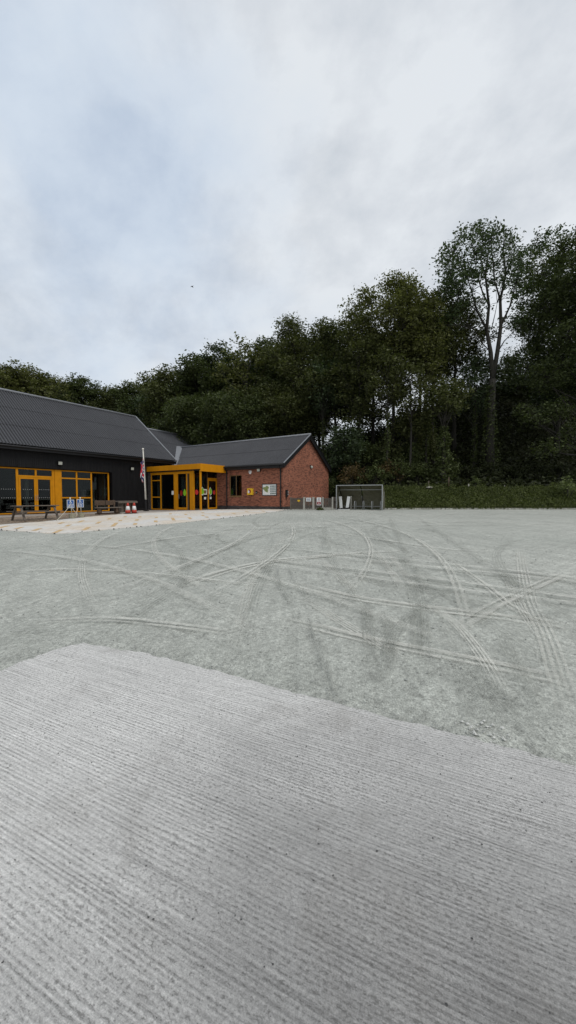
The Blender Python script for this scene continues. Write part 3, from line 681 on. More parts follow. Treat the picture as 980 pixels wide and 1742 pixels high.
for xe in (25.28, 34.0):
    mb = MB(); mb.beam((xe, 16.47, 3.74), (29.72, 16.47, 6.64), .08, .06, (0, 0, 1)); part('verge_trim', mb, M['flash'] if xe < 30 else M['black'], wing)
    mb = MB(); mb.beam((xe, 16.50, 3.50), (29.72, 16.50, 6.38), .05, .3, (0, 0, 1)); part('barge_board', mb, M['black'], wing)
mb = MB(); mb.box(25.28, 25.33, 16.52, 29.2, 3.38, 3.66); mb.box(25.34, WX - .002, 16.6, 29.2, 3.38, 3.41); part('fascia_board', mb, M['black'], wing)
mb = MB(); mb.tube([(25.21, 16.5, 3.64), (25.21, 29.2, 3.64)], .065, 8); part('gutter', mb, M['black'], wing, smooth=True)
for yy in (16.92, 22.72):
    mb = MB(); mb.tube([(25.22, yy, 3.62), (25.24, yy, 3.5), (WX - .09, yy, 3.3), (WX - .09, yy, .02)], .05, 10)
    for z in (.6, 1.8, 3.1): mb.box(WX - .155, WX - .002, yy - .08, yy + .08, z, z + .05)
    part('downpipe', mb, M['black'], wing, smooth=False)
mb = MB()
mb.box(WX + .08, WX + .14, y0, y0 + .07, wz0, wz1); mb.box(WX + .08, WX + .14, y1 - .09, y1, wz0, wz1); mb.box(WX + .08, WX + .14, y0 + .07, y1 - .09, wz0, wz0 + .07); mb.box(WX + .08, WX + .14, y0 + .07, y1 - .09, wz1 - .07, wz1)
mb.box(WX + .09, WX + .13, 21.72, 21.78, wz0 + .07, wz1 - .07)
M['yellow_brown'] = plain('ochre_frame', (.20, .12, .05), .6)
w = part('window', mb, M['yellow_brown'], wing)
pane(y0 + .07, y1 - .09, wz0 + .07, wz1 - .07, WX + .11, w, 'y')
mb = MB(); mb.box(WX - .06, WX + .079, y0 - .04, y1 + .04, wz0 - .06, wz0 - .003); part('sill', mb, M['yellow_brown'], w)
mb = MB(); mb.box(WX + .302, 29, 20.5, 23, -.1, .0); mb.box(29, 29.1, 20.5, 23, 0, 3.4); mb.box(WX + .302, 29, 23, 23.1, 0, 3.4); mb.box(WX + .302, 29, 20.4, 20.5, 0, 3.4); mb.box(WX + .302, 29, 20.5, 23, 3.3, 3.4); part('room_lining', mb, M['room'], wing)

# ------------------------------------------------------------------ entrance porch
porch = thing('entrance_porch', 'yellow framed glazed entrance porch with deep flat fascia between black hall and brick wing', 'porch', (24, 26, -.1))
mb = MB(); mb.box(22.4, 22.46, 22.86, 29.76, 3.34, 3.79); mb.box(22.4, 25.56, 22.8, 22.86, 3.15, 3.79); mb.box(22.46, 25.56, 22.86, 29.76, 3.72, 3.77)
for yy in (25.6, 27.9): mb.box(22.385, 22.40, yy, yy + .02, 3.34, 3.79)
part('fascia', mb, YB, porch, bevel=.008)
mb = MB(); mb.box(22.4605, 25.56, 22.861, 29.76, 3.24, 3.36); part('soffit', mb, M['black'], porch)
GX = 22.62
def ybars(name, rects, x, parent, dep=.08, mat=YB):
    mb = MB()
    for (a, b, z0, z1) in rects: mb.box(x - dep/2, x + dep/2, a, b, z0, z1)
    return part(name, mb, mat, parent, bevel=.006)
ybars('header', [(23.84, 29.45, 3.02, 3.24)], GX, porch, .10)
w = ybars('window', [(29.28, 29.42, -.15, 3.02), (27.98, 28.12, -.15, 3.02), (28.12, 29.28, 2.46, 2.56), (28.12, 29.28, .94, 1.04), (28.12, 29.28, -.15, -.06)], GX, porch)
for (c, e) in ((-.06, .94), (1.04, 2.46), (2.56, 3.02)): pane(28.12, 29.28, c, e, GX, w, 'y')
w = ybars('window', [(26.20, 26.32, -.15, 3.02), (26.32, 27.98, -.15, -.08)], GX, porch); pane(26.32, 27.98, -.08, 3.02, GX, w, 'y')
ybars('mullion', [(25.86, 26.16, -.15, 3.02)], GX - .02, porch, .14)
d = ybars('door', [(24.62, 24.74, -.10, 3.0), (24.74, 25.78, -.10, .10), (25.78, 25.85, -.10, 3.0)], GX, porch); pane(24.74, 25.78, .10, 3.0, GX, d, 'y')
mb = MB(); mb.tube([(GX - .09, 25.6, .85), (GX - .09, 25.6, 1.25)], .018, 8); part('handle', mb, M['grey_metal'], d)
M['brown_frame'] = plain('brown_frame_finish', (.16, .10, .05), .6)  # brown shared by the jamb, recessed window frame and notice print
mb = MB(); mb.box(GX - .03, GX + .03, 24.50, 24.60, -.1, 3.0); part('door_jamb', mb, M['brown_frame'], porch)
mb = MB(); mb.box(GX - .06, GX + .12, 23.86, 24.30, -.12, 3.02); part('corner_column', mb, YB, porch, bevel=.008)
mb = MB(); mb.box(22.47, 22.60, 22.90, 23.03, -.1, 3.24); part('post', mb, YB, porch, bevel=.008)
mb = MB(); mb.box(GX - .12, 22.95, 29.43, 29.75, -.3, 3.3); part('brick_pier', mb, M['brick_dark'], porch)
PY = 23.98
w = frame_bars('window', [(22.76, 22.82, -.1, 3.2), (24.30, 24.36, -.1, 3.2), (22.82, 24.30, -.1, -.03)], PY, porch, .06, M['brown_frame']); pane(22.82, 24.30, -.03, 3.2, PY, w)
d = frame_bars('door', [(24.37, 24.49, -.08, 2.72), (25.42, 25.54, -.08, 2.72), (24.49, 25.42, 2.44, 2.72), (24.49, 25.42, -.08, .06)], PY - .01, porch, .09); pane(24.49, 25.42, .06, 2.44, PY, d)
mb = MB(); mb.tube([(24.57, PY - .10, .9), (24.57, PY - .10, 1.3)], .02, 8); part('handle', mb, M['grey_metal'], d)
mb = MB(); mb.box(24.37, 25.54, PY - .02, PY + .02, 2.73, 3.22); part('transom_light', mb, M['glass'], porch)
# vinyl shapes and notices on the glass
def disc(mb, cx, cz, rx, rz2, y=None, x=None, mi=0, n=18, tear=False):
    pts = []
    for k in range(n):
        a = 2 * PI * k / n; sx = math.cos(a) * rx; sz = math.sin(a) * rz2
        if tear and sz > 0: sx *= (1 - .55 * sz / rz2)
        pts.append((cx + sx, y, cz + sz) if x is None else (x, cx + sx, cz + sz))
    mb.prism(pts, (0, -.003, 0) if x is None else (-.003, 0, 0), mi)
for nm, mat, lst in (('red_sticker', M['red'], [(23.05, 1.42, .20, .22, 0), (25.2, 1.42, .16, .2, 0)]), ('white_sticker', M['white'], [(23.72, 1.52, .24, .37, 1), (24.72, 1.52, .21, .36, 1)])):
    for (x, z, a, b2, tr) in lst: mb = MB(); disc(mb, x, z, a, b2, y=PY - .014, tear=tr); part(nm, mb, mat, porch)
for x, a in ((23.74, .19), (24.74, .165)): mb = MB(); disc(mb, x, 1.52, a, .305, y=PY - .018, tear=True); part('green_sticker', mb, M['green'], porch)
mb = MB(); disc(mb, 25.38, 1.35, .16, .25, x=GX - .012); part('red_sticker', mb, M['dark_red'], porch)
mb = MB(); disc(mb, 24.95, 1.4, .19, .30, x=GX - .012, tear=True); part('green_sticker', mb, M['green'], porch)
mb = MB(); mb.box(23.83, 24.28, PY - .016, PY - .010, 1.22, 1.70); part('notice', mb, M['cream'], porch)
mb = MB(); mb.box(23.9, 24.2, PY - .0175, PY - .0163, 1.30, 1.60); part('notice_print', mb, M['brown_frame'], porch)
mb = MB(); mb.box(23.93, 24.18, PY - .016, PY - .010, .80, 1.0); part('notice', mb, M['white'], porch)
mb = MB(); mb.box(24.62, 24.85, PY - .016, PY - .010, .82, 1.02); part('notice', mb, M['cream'], porch)
mb = MB(); mb.box(GX - .016, GX - .010, 26.34, 26.62, 1.2, 1.55); part('notice', mb, M['white'], porch)
# dim interior of the porch
mb = MB(); mb.box(GX + .15, 25.5, 24.1, 29.6, -.2, -.1); part('floor', mb, M['room'], porch)
for q in ((GX + .35, 23.4, 28.75, 29.0), (24.0, 24.2, 26.6, 26.9)): mb = MB(); mb.box(*q, -.1, 3.2); part('interior_column', mb, M['room_light'], porch)
mb = MB(); mb.box(23.3, 25.5, 29.2, 29.3, -.1, 3.2); mb.box(25.45, 25.5, 24.1, 29.2, -.1, 3.2); part('interior_wall', mb, M['room_red'], porch)

# ------------------------------------------------------------------ wall-mounted things
def floodlight(loc, nrm, label, s=1.):
    t = thing('floodlight', label, 'floodlight', loc, 'square floodlights on the building walls', rz=math.atan2(nrm[1], nrm[0]) + PI / 2)
    # local frame: wall behind at y=0, lamp towards -y
    mb = MB(); mb.box(-.04*s, .04*s, -.12*s, 0, .02*s, .10*s); part('bracket', mb, M['black'], t, local=True)
    mb = MB(); mb.prism([(-.15*s, -.10*s, -.13*s), (-.15*s, -.20*s, -.11*s), (-.15*s, -.22*s, .15*s), (-.15*s, -.12*s, .17*s)], (.30*s, 0, 0)); part('housing', mb, M['black'], t, local=True, bevel=.01)
    mb = MB(); mb.prism([(-.135*s, -.198*s, -.10*s), (-.135*s, -.206*s, -.10*s), (-.135*s, -.230*s, .12*s), (-.135*s, -.222*s, .12*s)], (.27*s, 0, 0)); part('lens', mb, M['lampglass'], t, local=True)
    mb = MB(); mb.box(-.14*s, .14*s, -.26*s, -.10*s, .165*s, .18*s); part('visor', mb, M['black'], t, local=True)
    return t
floodlight((14.68, WY - .03, 3.53), (0, -1), 'square floodlight on the black boards above the yellow panel')
floodlight((20.78, WY - .03, 3.50), (0, -1), 'square floodlight on the black boards left of the flagpole')
floodlight((WX, 19.08, 3.26), (-1, 0), 'square floodlight high on brick wall right of the white alarm box')
t = thing('bulkhead_light', 'small round grey lamp high on the brick gable end', 'lamp', (30.15, GYw, 3.75))
mb = MB(); mb.box(-.10, .04, -.05, 0, -.16, .16); part('back_plate', mb, M['black'], t, local=True)
mb = MB(); mb.tube([(.04, -.04, -.02), (.04, -.12, -.02), (.04, -.19, -.03)], [.14, .13, .07], 14); part('lamp_cover', mb, M['lampglass'], t, local=True, smooth=True)
t = thing('alarm_box', 'white shield shaped alarm box with a dark centre under the brick wing gutter', 'alarm box', (WX, 20.08, 3.14))
mb = MB(); mb.prism([(0, -.14, .13), (0, .14, .13), (0, .15, 0), (0, .09, -.13), (0, 0, -.17), (0, -.09, -.13), (0, -.15, 0)], (-.07, 0, 0)); part('cover', mb, M['white'], t, local=True, bevel=.01)
mb = MB(); disc(mb, 0, .02, .055, .05, x=-.071); part('badge', mb, M['navy'], t, local=True)
t = thing('defibrillator_cabinet', 'yellow defibrillator cabinet with a clear door on the brick wall', 'cabinet', (WX, 20.03, 1.18))
mb = MB(); mb.box(-.20, 0, -.29, .29, 0, .56); part('case', mb, M['yellow_box'], t, local=True, bevel=.03)
mb = MB(); disc(mb, .03, .30, .17, .18, x=-.2005); part('dark_window', mb, M['dark_red'], t, local=True)
mb = MB(); disc(mb, .10, .27, .10, .13, x=-.2045); part('heart_sign', mb, M['white'], t, local=True)
mb = MB(); mb.box(-.14, -.02, -.12, .12, -.06, 0); part('lock_box', mb, M['black'], t, local=True)
t = thing('intercom', 'little black wall box just right of the yellow cabinet', 'wall box', (WX, 19.42, 1.40))
mb = MB(); mb.box(-.06, 0, -.08, .08, -.12, .10); part('case', mb, M['black'], t, local=True, bevel=.01)
mb = MB(); mb.box(-.075, -.06, -.05, .05, -.06, .0); part('button_panel', mb, M['grey_metal'], t, local=True)
t = thing('notice_board', 'white site map board in a black frame on the brick wall', 'notice board', (WX, 18.07, 1.12))
hw = .74
mb = MB(); mb.box(-.05, 0, -hw, hw, 0, .05); mb.box(-.05, 0, -hw, hw, .93, .98); mb.box(-.05, 0, -hw, -hw + .05, .05, .93); mb.box(-.05, 0, hw - .05, hw, .05, .93); part('frame', mb, M['black'], t, local=True)
mb = MB(); mb.box(-.03, -.004, -hw + .05, hw - .05, .05, .93); pn = part('panel', mb, M['white'], t, local=True)
mb = MB(); pts = []
for k in range(22):
    a = 2 * PI * k / 22; rr = .27 * (1 + .22 * math.sin(3 * a + 1) + .12 * math.sin(5 * a)); pts.append((-.0305, .33 + rr * math.cos(a), .56 + rr * .95 * math.sin(a)))
mb.prism(pts, (-.002, 0, 0)); part('site_map', mb, M['map'], pn, local=True)
mb = MB(); mb.box(-.034, -.031, .02, .14, .2, .42); mb.box(-.034, -.031, .30, .36, .12, .30); part('map_inset', mb, M['cream'], pn, local=True)
mb = MB()
for i in range(5):
    for j in range(4): mb.box(-.033, -.0305, -.64 + j * .145, -.64 + j * .145 + .12, .12 + i * .155, .12 + i * .155 + .085)
part('photo_grid', mb, M['dkgreen'], pn, local=True)
t = thing('meter_box', 'black outdoor socket box on the gable end near the brick corner', 'meter box', (26.02, GYw, 1.05))
mb = MB(); mb.box(-.14, .10, -.12, 0, -.05, .55); part('case', mb, M['black'], t, local=True, bevel=.015)
mb = MB(); mb.box(.02, .14, -.16, -.121, .12, .22); mb.box(.02, .14, -.16, -.121, .32, .42); part('socket_cover', mb, M['grey_metal'], t, local=True)
mb = MB(); mb.box(-.03, .03, -.03, 0, -.25, -.05); part('conduit', mb, M['black'], t, local=True)

# ------------------------------------------------------------------ flagpole and flag
fx, fy = 19.85, 26.5; fz = G(fx, fy) + .02
lean = Vector((-.030, .018, 1)).normalized()
fp = thing('flagpole', 'slim white leaning flagpole in a black ground sleeve', 'flagpole', (fx, fy, fz))
P = lambda h: Vector((fx, fy, fz)) + lean * h
mb = MB(); mb.tube([P(.75), P(5.0)], [.062, .035], 12); part('pole', mb, M['cream'], fp, smooth=True)
mb = MB(); mb.tube([P(0), P(.95)], [.085, .08], 12); mb.box(fx - .16, fx + .16, fy - .16, fy + .16, fz, fz + .06); part('sleeve', mb, M['black'], fp)
c = P(5.09); mb = MB(); mb.lathe([(.01, -.09), (.05, -.07), (.085, 0), (.06, .06), (.01, .09)], c, 14); part('finial', mb, M['cream'], fp, smooth=True)
mb = MB(); mb.tube([P(.9) + Vector((.07, -.05, 0)), P(4.9) + Vector((.05, -.03, 0))], .006, 5); part('halyard', mb, M['rope'], fp)
# the flag hangs limp in folds; colours follow the cloth
def flagm():
    m, t, b, o = nt('union_flag_cloth'); uv = N(t, 'ShaderNodeUVMap'); sp = N(t, 'ShaderNodeSeparateXYZ'); L(t, uv.outputs[0], sp.inputs[0]); u, v = sp.outputs[0], sp.outputs[1]
    du = mth(t, 'ABSOLUTE', mth(t, 'SUBTRACT', u, .5)); dv = mth(t, 'ABSOLUTE', mth(t, 'SUBTRACT', v, .5))
    dg = mth(t, 'ABSOLUTE', mth(t, 'SUBTRACT', du, dv))
    c = mixc(t, mth(t, 'LESS_THAN', dg, .10), (.02, .025, .10), (.60, .58, .58)); c = mixc(t, mth(t, 'LESS_THAN', dg, .035), c, (.42, .02, .04))
    w1 = mth(t, 'MAXIMUM', mth(t, 'LESS_THAN', du, .11), mth(t, 'LESS_THAN', dv, .17)); c = mixc(t, w1, c, (.60, .58, .58))
    r1 = mth(t, 'MAXIMUM', mth(t, 'LESS_THAN', du, .065), mth(t, 'LESS_THAN', dv, .10)); c = mixc(t, r1, c, (.42, .02, .04))
    L(t, c, b.inputs['Base Color']); b.inputs['Roughness'].default_value = .9; return m
NU, NV = 40, 24; mb = MB(); uvl = []
for j in range(NV + 1):
    v = j / NV
    for i in range(NU + 1):
        u = i / NU
        top = P(4.3 - 1.05 * (1 - v))
        fold = math.sin(u * 17 + v * 2.0) * .10 * (.3 + u) ; out = .04 + .31 * (1 - math.exp(-2.5 * u)) * (1 + .25 * math.sin(5 * v + 1))
        drop = .95 * u ** 1.15
        p = top + Vector((-out * (1 if u < .75 else .8), -.06 + fold * .8, -drop + .03 * math.sin(9 * u)))
        p.x += .05 * math.sin(u * 19 + v * 3) + .10 * math.cos(u * 7) * u
        mb.v.append(tuple(p)); uvl.append((u, v))
for j in range(NV):
    for i in range(NU): a = j * (NU + 1) + i; mb.f.append((a, a + 1, a + NU + 2, a + NU + 1)); mb.m.append(0)
fl = solo('flag', mb, flagm(), tuple(P(4.15)), 'limp red white and blue flag drooping from the white flagpole', 'flag', smooth=True)
ul = fl.data.uv_layers.new(name='UVMap')
for lp in fl.data.loops: ul.data[lp.index].uv = uvl[lp.vertex_index]
so = fl.modifiers.new('thick', 'SOLIDIFY'); so.thickness = .004

# ------------------------------------------------------------------ picnic table
def picnic(loc, rz, label, wd, Lh=.92):
    t = thing('picnic_table', label, 'picnic table', loc, rz=rz)
    mb = MB()
    for k in range(5): mb.box(-Lh, Lh, -.36 + k * .146, -.36 + k * .146 + .135, .715, .755)
    part('table_top', mb, wd, t, local=True, bevel=.006)
    for s in (-1, 1):
        mb = MB(); a, b = (.62, .76); mb.box(-Lh, Lh, s * .69 - .07 - .0, s * .69 - .07 + .065, .425, .465); mb.box(-Lh, Lh, s * .69 + .005, s * .69 + .075, .425, .465); part('bench_seat', mb, wd, t, local=True, bevel=.005)
    for x in (-Lh + .22, Lh - .22):
        for s in (-1, 1):
            mb = MB(); mb.beam((x, s * .24, .715), (x, s * .66, 0), .045, .095, (1, 0, 0)); part('leg', mb, wd, t, local=True)
        mb = MB(); mb.box(x + .024, x + .066, -.74, .74, .33, .424); mb.box(x + .024, x + .066, -.34, .34, .63, .714); part('cross_rail', mb, wd, t, local=True)
    return t
a = Vector(gp(46, 886)); b = Vector(gp(98, 883.5))
picnic((9.45, 21.65, G(9.45, 21.65) + .026), math.radians(2), 'weathered A frame picnic table standing on the brown shingle at far left', M['wood'], 1.02)

# rustic bench with a slatted back, seen from behind, then chunky trestle table
bx, by = 14.35, 23.15; bz = G(bx, by) + .02
t = thing('wooden_bench', 'dark brown chunky bench with a two panel plank back beside the traffic cones', 'bench', (bx, by, bz), rz=math.radians(4))
for x in (-.38, .38):
    mb = MB(); mb.box(x - .36, x + .36, .16, .21, .58, .90); part('backrest', mb, M['wood_dark'], t, local=True, bevel=.012)
mb = MB(); mb.box(-.80, .95, -.36, .14, .40, .46); part('seat', mb, M['wood'], t, local=True, bevel=.01)
for x in (-.62, .62):
    for s in (0, 1):
        mb = MB(); mb.box(x - .12 + .14 * s - .04, x + .0 + .14 * s - .02, -.28 + .1 * s, -.16 + .3 * s, .10, .40); part('leg', mb, M['wood_dark'], t, local=True)
    mb = MB(); mb.beam((x, .10, .40), (x, .22, .92), .07, .07, (1, 0, 0)); part('back_post', mb, M['wood_dark'], t, local=True)
mb = MB(); mb.box(-.82, .86, -.12, .06, 0, .10); part('foot_beam', mb, M['wood_dark'], t, local=True)
bx, by = 16.25, 23.95; bz = G(bx, by) + .02
t = thing('trestle_table', 'heavy grey plank table on thick post legs against the black hall wall', 'table', (bx, by, bz), rz=math.radians(3))
mb = MB()
for k in range(4): mb.box(-.90, .62, -.40 + k * .205, -.40 + k * .205 + .195, .78, .85)
part('table_top', mb, M['wood'], t, local=True, bevel=.01)
for x in (-.50, -.22, .14, .38):
    mb = MB(); mb.box(x, x + .17, -.20, .16, .06, .78); part('leg', mb, M['wood'] if x < 0 else M['wood_dark'], t, local=True)
mb = MB(); mb.box(-.62, .62, -.32, .34, 0, .06); part('base', mb, M['concrete'], t, local=True)
mb = MB(); mb.box(-.92, .64, -.46, -.41, .70, .81); part('apron', mb, M['wood'], t, local=True)

# cones
def cone(loc, label, rz):
    t = thing('traffic_cone', label, 'traffic cone', loc, 'traffic cones beside the trestle table', rz=rz); t.scale = (1, 1, .9)
    mb = MB(); mb.box(-.21, .21, -.21, .21, 0, .035); part('base', mb, M['rubber'], t, local=True, bevel=.02)
    prof = [(.0, .17), (.26, .135), (.26, .1355), (.53, .092), (.53, .0925), (.76, .045)]
    mb = MB(); mb.lathe([(.17, .035), (.15, .25), (.148, .26)], n=18); mb.lathe([(.16, .036), (.16, .05)], n=18); part('lower_body', mb, M['orange'], t, local=True, smooth=True)
    mb = MB(); mb.lathe([(.148, .26), (.098, .56)], n=18); part('reflective_sleeve', mb, M['white'], t, local=True, smooth=True)
    mb = MB(); mb.lathe([(.098, .56), (.058, .76), (.055, .80), (.03, .80)], n=18); part('tip', mb, M['orange'], t, local=True, smooth=True)
cx, cy = 15.42, 22.5
cone((cx, cy, G(cx, cy) + .02), 'left one of two red and white cones, close by the table legs', .2)
cx, cy = 15.86, 22.45
cone((cx, cy, G(cx, cy) + .02), 'right one of two red and white cones, nearer the flagpole', .5)

# ------------------------------------------------------------------ rope barrier: buckets with sign posts
def bucket_sign(loc, label, rz, tilt):
    t = thing('sign_post', label, 'sign', loc, 'blue signs on posts set in cement buckets', rz=rz)
    mb = MB(); mb.lathe([(.13, 0), (.17, .24), (.175, .26), (.15, .26)], n=18); part('bucket', mb, M['bucket'], t, local=True, smooth=False)
    mb = MB(); mb.lathe([(.148, .235), (.05, .262), (.01, .265)], n=14); part('cement_fill', mb, M['concrete'], t, local=True)
    top = Vector((tilt * 1.2, .0, 1.10)); mb = MB(); mb.tube([(0, 0, .2), top], .022, 8); part('post', mb, M['rope'], t, local=True, smooth=True)
    c = Vector((tilt, -.03, .80)); w2, h2 = .172, .225
    mb = MB(); mb.prism([(c.x - w2, c.y, c.z - h2), (c.x + w2, c.y, c.z - h2), (c.x + w2, c.y, c.z + h2), (c.x - w2, c.y, c.z + h2)], (0, -.008, 0)); s = part('sign_border', mb, M['white'], t, local=True, bevel=.003)
    mb = MB(); mb.box(c.x - w2 + .022, c.x + w2 - .022, c.y - .0105, c.y - .0085, c.z - h2 + .022, c.z + h2 - .022); part('sign_face', mb, M['blue'], s, local=True)
    mb = MB()
    # seated figure symbol
    y0_, y1_ = c.y - .0125, c.y - .0108
    disc(mb, c.x - .01, c.z + .165, .024, .024, y=y1_)
    mb.box(c.x - .03, c.x + .01, y0_, y1_, c.z + .085, c.z + .14); mb.box(c.x + .012, c.x + .06, y0_, y1_, c.z + .085, c.z + .10); mb.box(c.x + .045, c.x + .065, y0_, y1_, c.z + .05, c.z + .084)
    for k in range(8):
        a = PI * (.9 + k / 8 * 1.1); mb.box(c.x + .045 * math.cos(a) - .008, c.x + .045 * math.cos(a) + .008, y0_ - .0005, y1_ - .0005, c.z + .07 + .045 * math.sin(a) - .008, c.z + .07 + .045 * math.sin(a) + .008)
    rr = random.Random(4)
    for k, z in enumerate((-.02, -.075, -.125, -.17)):   # lines of lettering too small to read
        x = c.x - .12 + .02 * (k % 2); end = c.x + .12 - .03 * (k % 2)
        while x < end:
            wl = rr.uniform(.012, .022); mb.box(x, x + wl, y0_, y1_, c.z + z - .018, c.z + z + rr.choice((.010, .018))); x += wl + rr.choice((.008, .008, .02))
    part('lettering', mb, M['white'], s, local=True)
    mb = MB(); mb.lathe([(.03, 0), (.045, .03), (.02, .07)], (top.x, 0, 1.08), 12); part('cap', mb, M['cream'], t, local=True)
    return t, top
ga, gb = (11.05, 21.15), (11.72, 21.45)
za, zb2 = G(*ga) + .02, G(*gb) + .02
bucket_sign((ga[0], ga[1], za), 'left blue sign on a bucket post, tied to the long rope', math.radians(-22), -.06)
bucket_sign((gb[0], gb[1], zb2), 'right blue sign on a bucket post, nearer the bench', math.radians(-38), -.03)
def rope(name, a, b, sag, label):
    a = Vector(a); b = Vector(b); pts = [a.lerp(b, k / 12) - Vector((0, 0, sag * 4 * (k / 12) * (1 - k / 12))) for k in range(13)]
    mb = MB(); mb.tube(pts, .014, 6); solo(name, mb, M['rope'], tuple(a), label, 'rope', smooth=True)
e = (9.75, 20.15); rope('rope', (ga[0] - .06, ga[1] - .03, za + .80), (e[0], e[1], G(*e) + .04), .06, 'pale rope slanting down to the ground from the left blue sign')
rope('rope', (gb[0] - .1, gb[1], zb2 + .85), (gb[0] - .55, gb[1] - .45, G(11.2, 21) + .035), -.10, 'pale rope end curving to the ground between the two buckets')
rope('rope', (ga[0] - .02, ga[1], za + .62), (ga[0] + .32, ga[1] - .02, za + .15), .02, 'short rope from the left sign post to its bucket rim')

# ------------------------------------------------------------------ fence by the gable
A = Vector((25.85, 16.15, 0)); B = Vector((26.75, 12.85, 0)); fd = (B - A).normalized(); fn = Vector((-fd.y, fd.x, 0))
if fn.x > 0: fn = -fn                                  # faces the yard
fence = thing('timber_fence', 'low grey brown board fence with pale concrete posts in front of the brick gable', 'fence', tuple(A))
post_s = [0, 1.02, 1.72, 2.42, 3.12]; FL = (B - A).length
for i, s in enumerate(post_s):
    p = A + fd * (s / 3.12 * FL); wd = .10 if i in (0, 3, 4) else .17
    mb = MB(); mb.beam(p + Vector((0, 0, -.1)), p + Vector((0, 0, 1.0)), .12, wd, tuple(fd)); part('post', mb, M['concrete'] if i else M['wood'], fence, bevel=.012)
for i in range(4):
    a = A + fd * (post_s[i] / 3.12 * FL); b = A + fd * (post_s[i+1] / 3.12 * FL); mb = MB(); n = int((b - a).length / .11)
    for k in range(n):
        p = a.lerp(b, (k + .5) / n) + fn * .02; q = random.uniform(-.012, .012); lo = .18 if i == 3 else .03
        mb.beam(p + Vector((0, 0, lo)), p + Vector((0, 0, .93 + q)), .018 + .012 * (k % 2), .10 if k % 2 else .095, tuple(fd))
    mb.beam(a + Vector((0, 0, .3)) - fn * .03, b + Vector((0, 0, .3)) - fn * .03, .04, .08); mb.beam(a + Vector((0, 0, .78)) - fn * .03, b + Vector((0, 0, .78)) - fn * .03, .04, .08)
    part('board_panel', mb, M['wood_fence'], fence)
    if i == 3: mb = MB(); mb.beam(a + Vector((0, 0, .08)) + fn * .0, b + Vector((0, 0, .08)), .06, .18); part('gravel_board', mb, M['concrete'], fence)
def on_fence(s, z): return A + fd * (s / 3.12 * FL) + fn * .062 + Vector((0, 0, z))
def sign(name, s, z, w2, h2, label, bands):
    c = on_fence(s, z); u = fd; t = thing(name, label, 'sign', tuple(c), rz=math.atan2(fd.y, fd.x)); sy = 1 if True else -1
    # local x along the fence; outward normal is local y*side
    side = 1 if (Vector((-fd.y, fd.x, 0)) - fn).length < .1 else -1
    mb = MB(); mb.box(-w2, w2, -.004, .004, -h2, h2); part('plate', mb, bands[0], t, local=True)
    for (nm, mt, x0, x1, z0, z1) in bands[1]:
        mb = MB(); y = side * .0055; mb.box(x0, x1, y - .0012, y + .0012, z0, z1); part(nm, mb, mt, t, local=True)
    return t, side
rows = lambda mt, xs, zs, h: [('text_line', mt, xs[0] + .01 * (k % 3), xs[1] - .015 * ((k * 2) % 3), z, z + h) for k, z in enumerate(zs)]
sign('fence_sign', 1.37, .80, .205, .15, 'white rectangular sign with dark lines of text on the fence', (M['white'], rows(M['navy'], (-.16, .16), (-.09, -.02, .05), .028)))
t, side = sign('fence_sign', 2.14, .66, .18, .31, 'tall white sign with a red panel at its foot on the fence', (M['white'], rows(M['navy'], (-.09, .09), (.10, .16, .22), .022) + [('red_band', M['dark_red'], -.15, .15, -.25, -.04)] + [('red_line', M['red'], -.10, .10, .02, .05)]))
mb = MB(); c = 0; mb.box(-.05, .05, side * .0070, side * .0085, -.17, -.11) if side > 0 else mb.box(-.05, .05, -.0085, -.0070, -.17, -.11); part('symbol', mb, M['white'], t, local=True)
t, side = sign('fence_sign', .62, .72, .11, .05, 'little yellow triangle warning sign at the left of the fence', (M['yellow_box'], []))
mb = MB(); mb.prism([(-.09, side * .006, -.10), (.09, side * .006, -.10), (0, side * .006, -.045)][::1], (0, side * .004, 0)); part('lower_plate', mb, M['yellow_box'], t, local=True)
wp = A + fd * (2.28 / 3.12 * FL) + fn * .35
def weeds(name, center, rad, h, n, mat, seed, size=.06):
    r = np.random.default_rng(seed); mb = MB()
    for i in range(n):
        a = r.uniform(0, 2*PI); q = rad * math.sqrt(r.uniform()); x = center[0] + q*math.cos(a); y = center[1] + q*math.sin(a); z = center[2] + h * r.uniform(0, 1) * (1 - .6 * q / rad)
        d = Vector(r.normal(size=3)).normalized() * size * r.uniform(.6, 1.3); e = d.cross(Vector(r.normal(size=3))).normalized() * size * .4
        p = Vector((x, y, z)); mb.add([p - d, p + e, p + d, p - e], [(0, 1, 2, 3)])
    return mb.build(name, mat)
o = weeds('weed_tuft', (wp.x, wp.y, 0), .28, .22, 260, M['leaf_weed'], 5); tag(o, 'small tuft of weeds at the foot of the fence below the red sign', 'weeds')

# ------------------------------------------------------------------ cycle shelter
S0 = Vector((27.75, 12.98, 0)); S1 = Vector((28.45, 9.42, 0)); su = (S1 - S0).normalized(); sd = Vector((-su.y, su.x, 0))
if sd.x < 0: sd = -sd
SL = (S1 - S0).length; SH = 2.0; SDp = 1.75; sz = -.03
sh = thing('cycle_shelter', 'open fronted cycle shelter with galvanised frame and smoked curved clear panels', 'cycle shelter', tuple(S0 + Vector((0, 0, sz))))
Q = lambda s, d, z: S0 + su * s + sd * d + Vector((0, 0, sz + z))
for s in (0, SL): mb = MB(); mb.beam(Q(s, 0, 0), Q(s, 0, SH), .07, .07, tuple(su)); part('post', mb, M['grey_metal'], sh)
mb = MB(); mb.beam(Q(-.035, 0, SH - .03), Q(SL + .035, 0, SH - .03), .06, .06); part('front_rail', mb, M['grey_metal'], sh)
def arc(k):                                            # curve from the front rail over and down to the back foot
    a = k * PI / 2; return (.04 + (SDp - .04) * math.sin(a) ** 1.0, .12 + (SH - .16) * math.cos(a) ** .85)
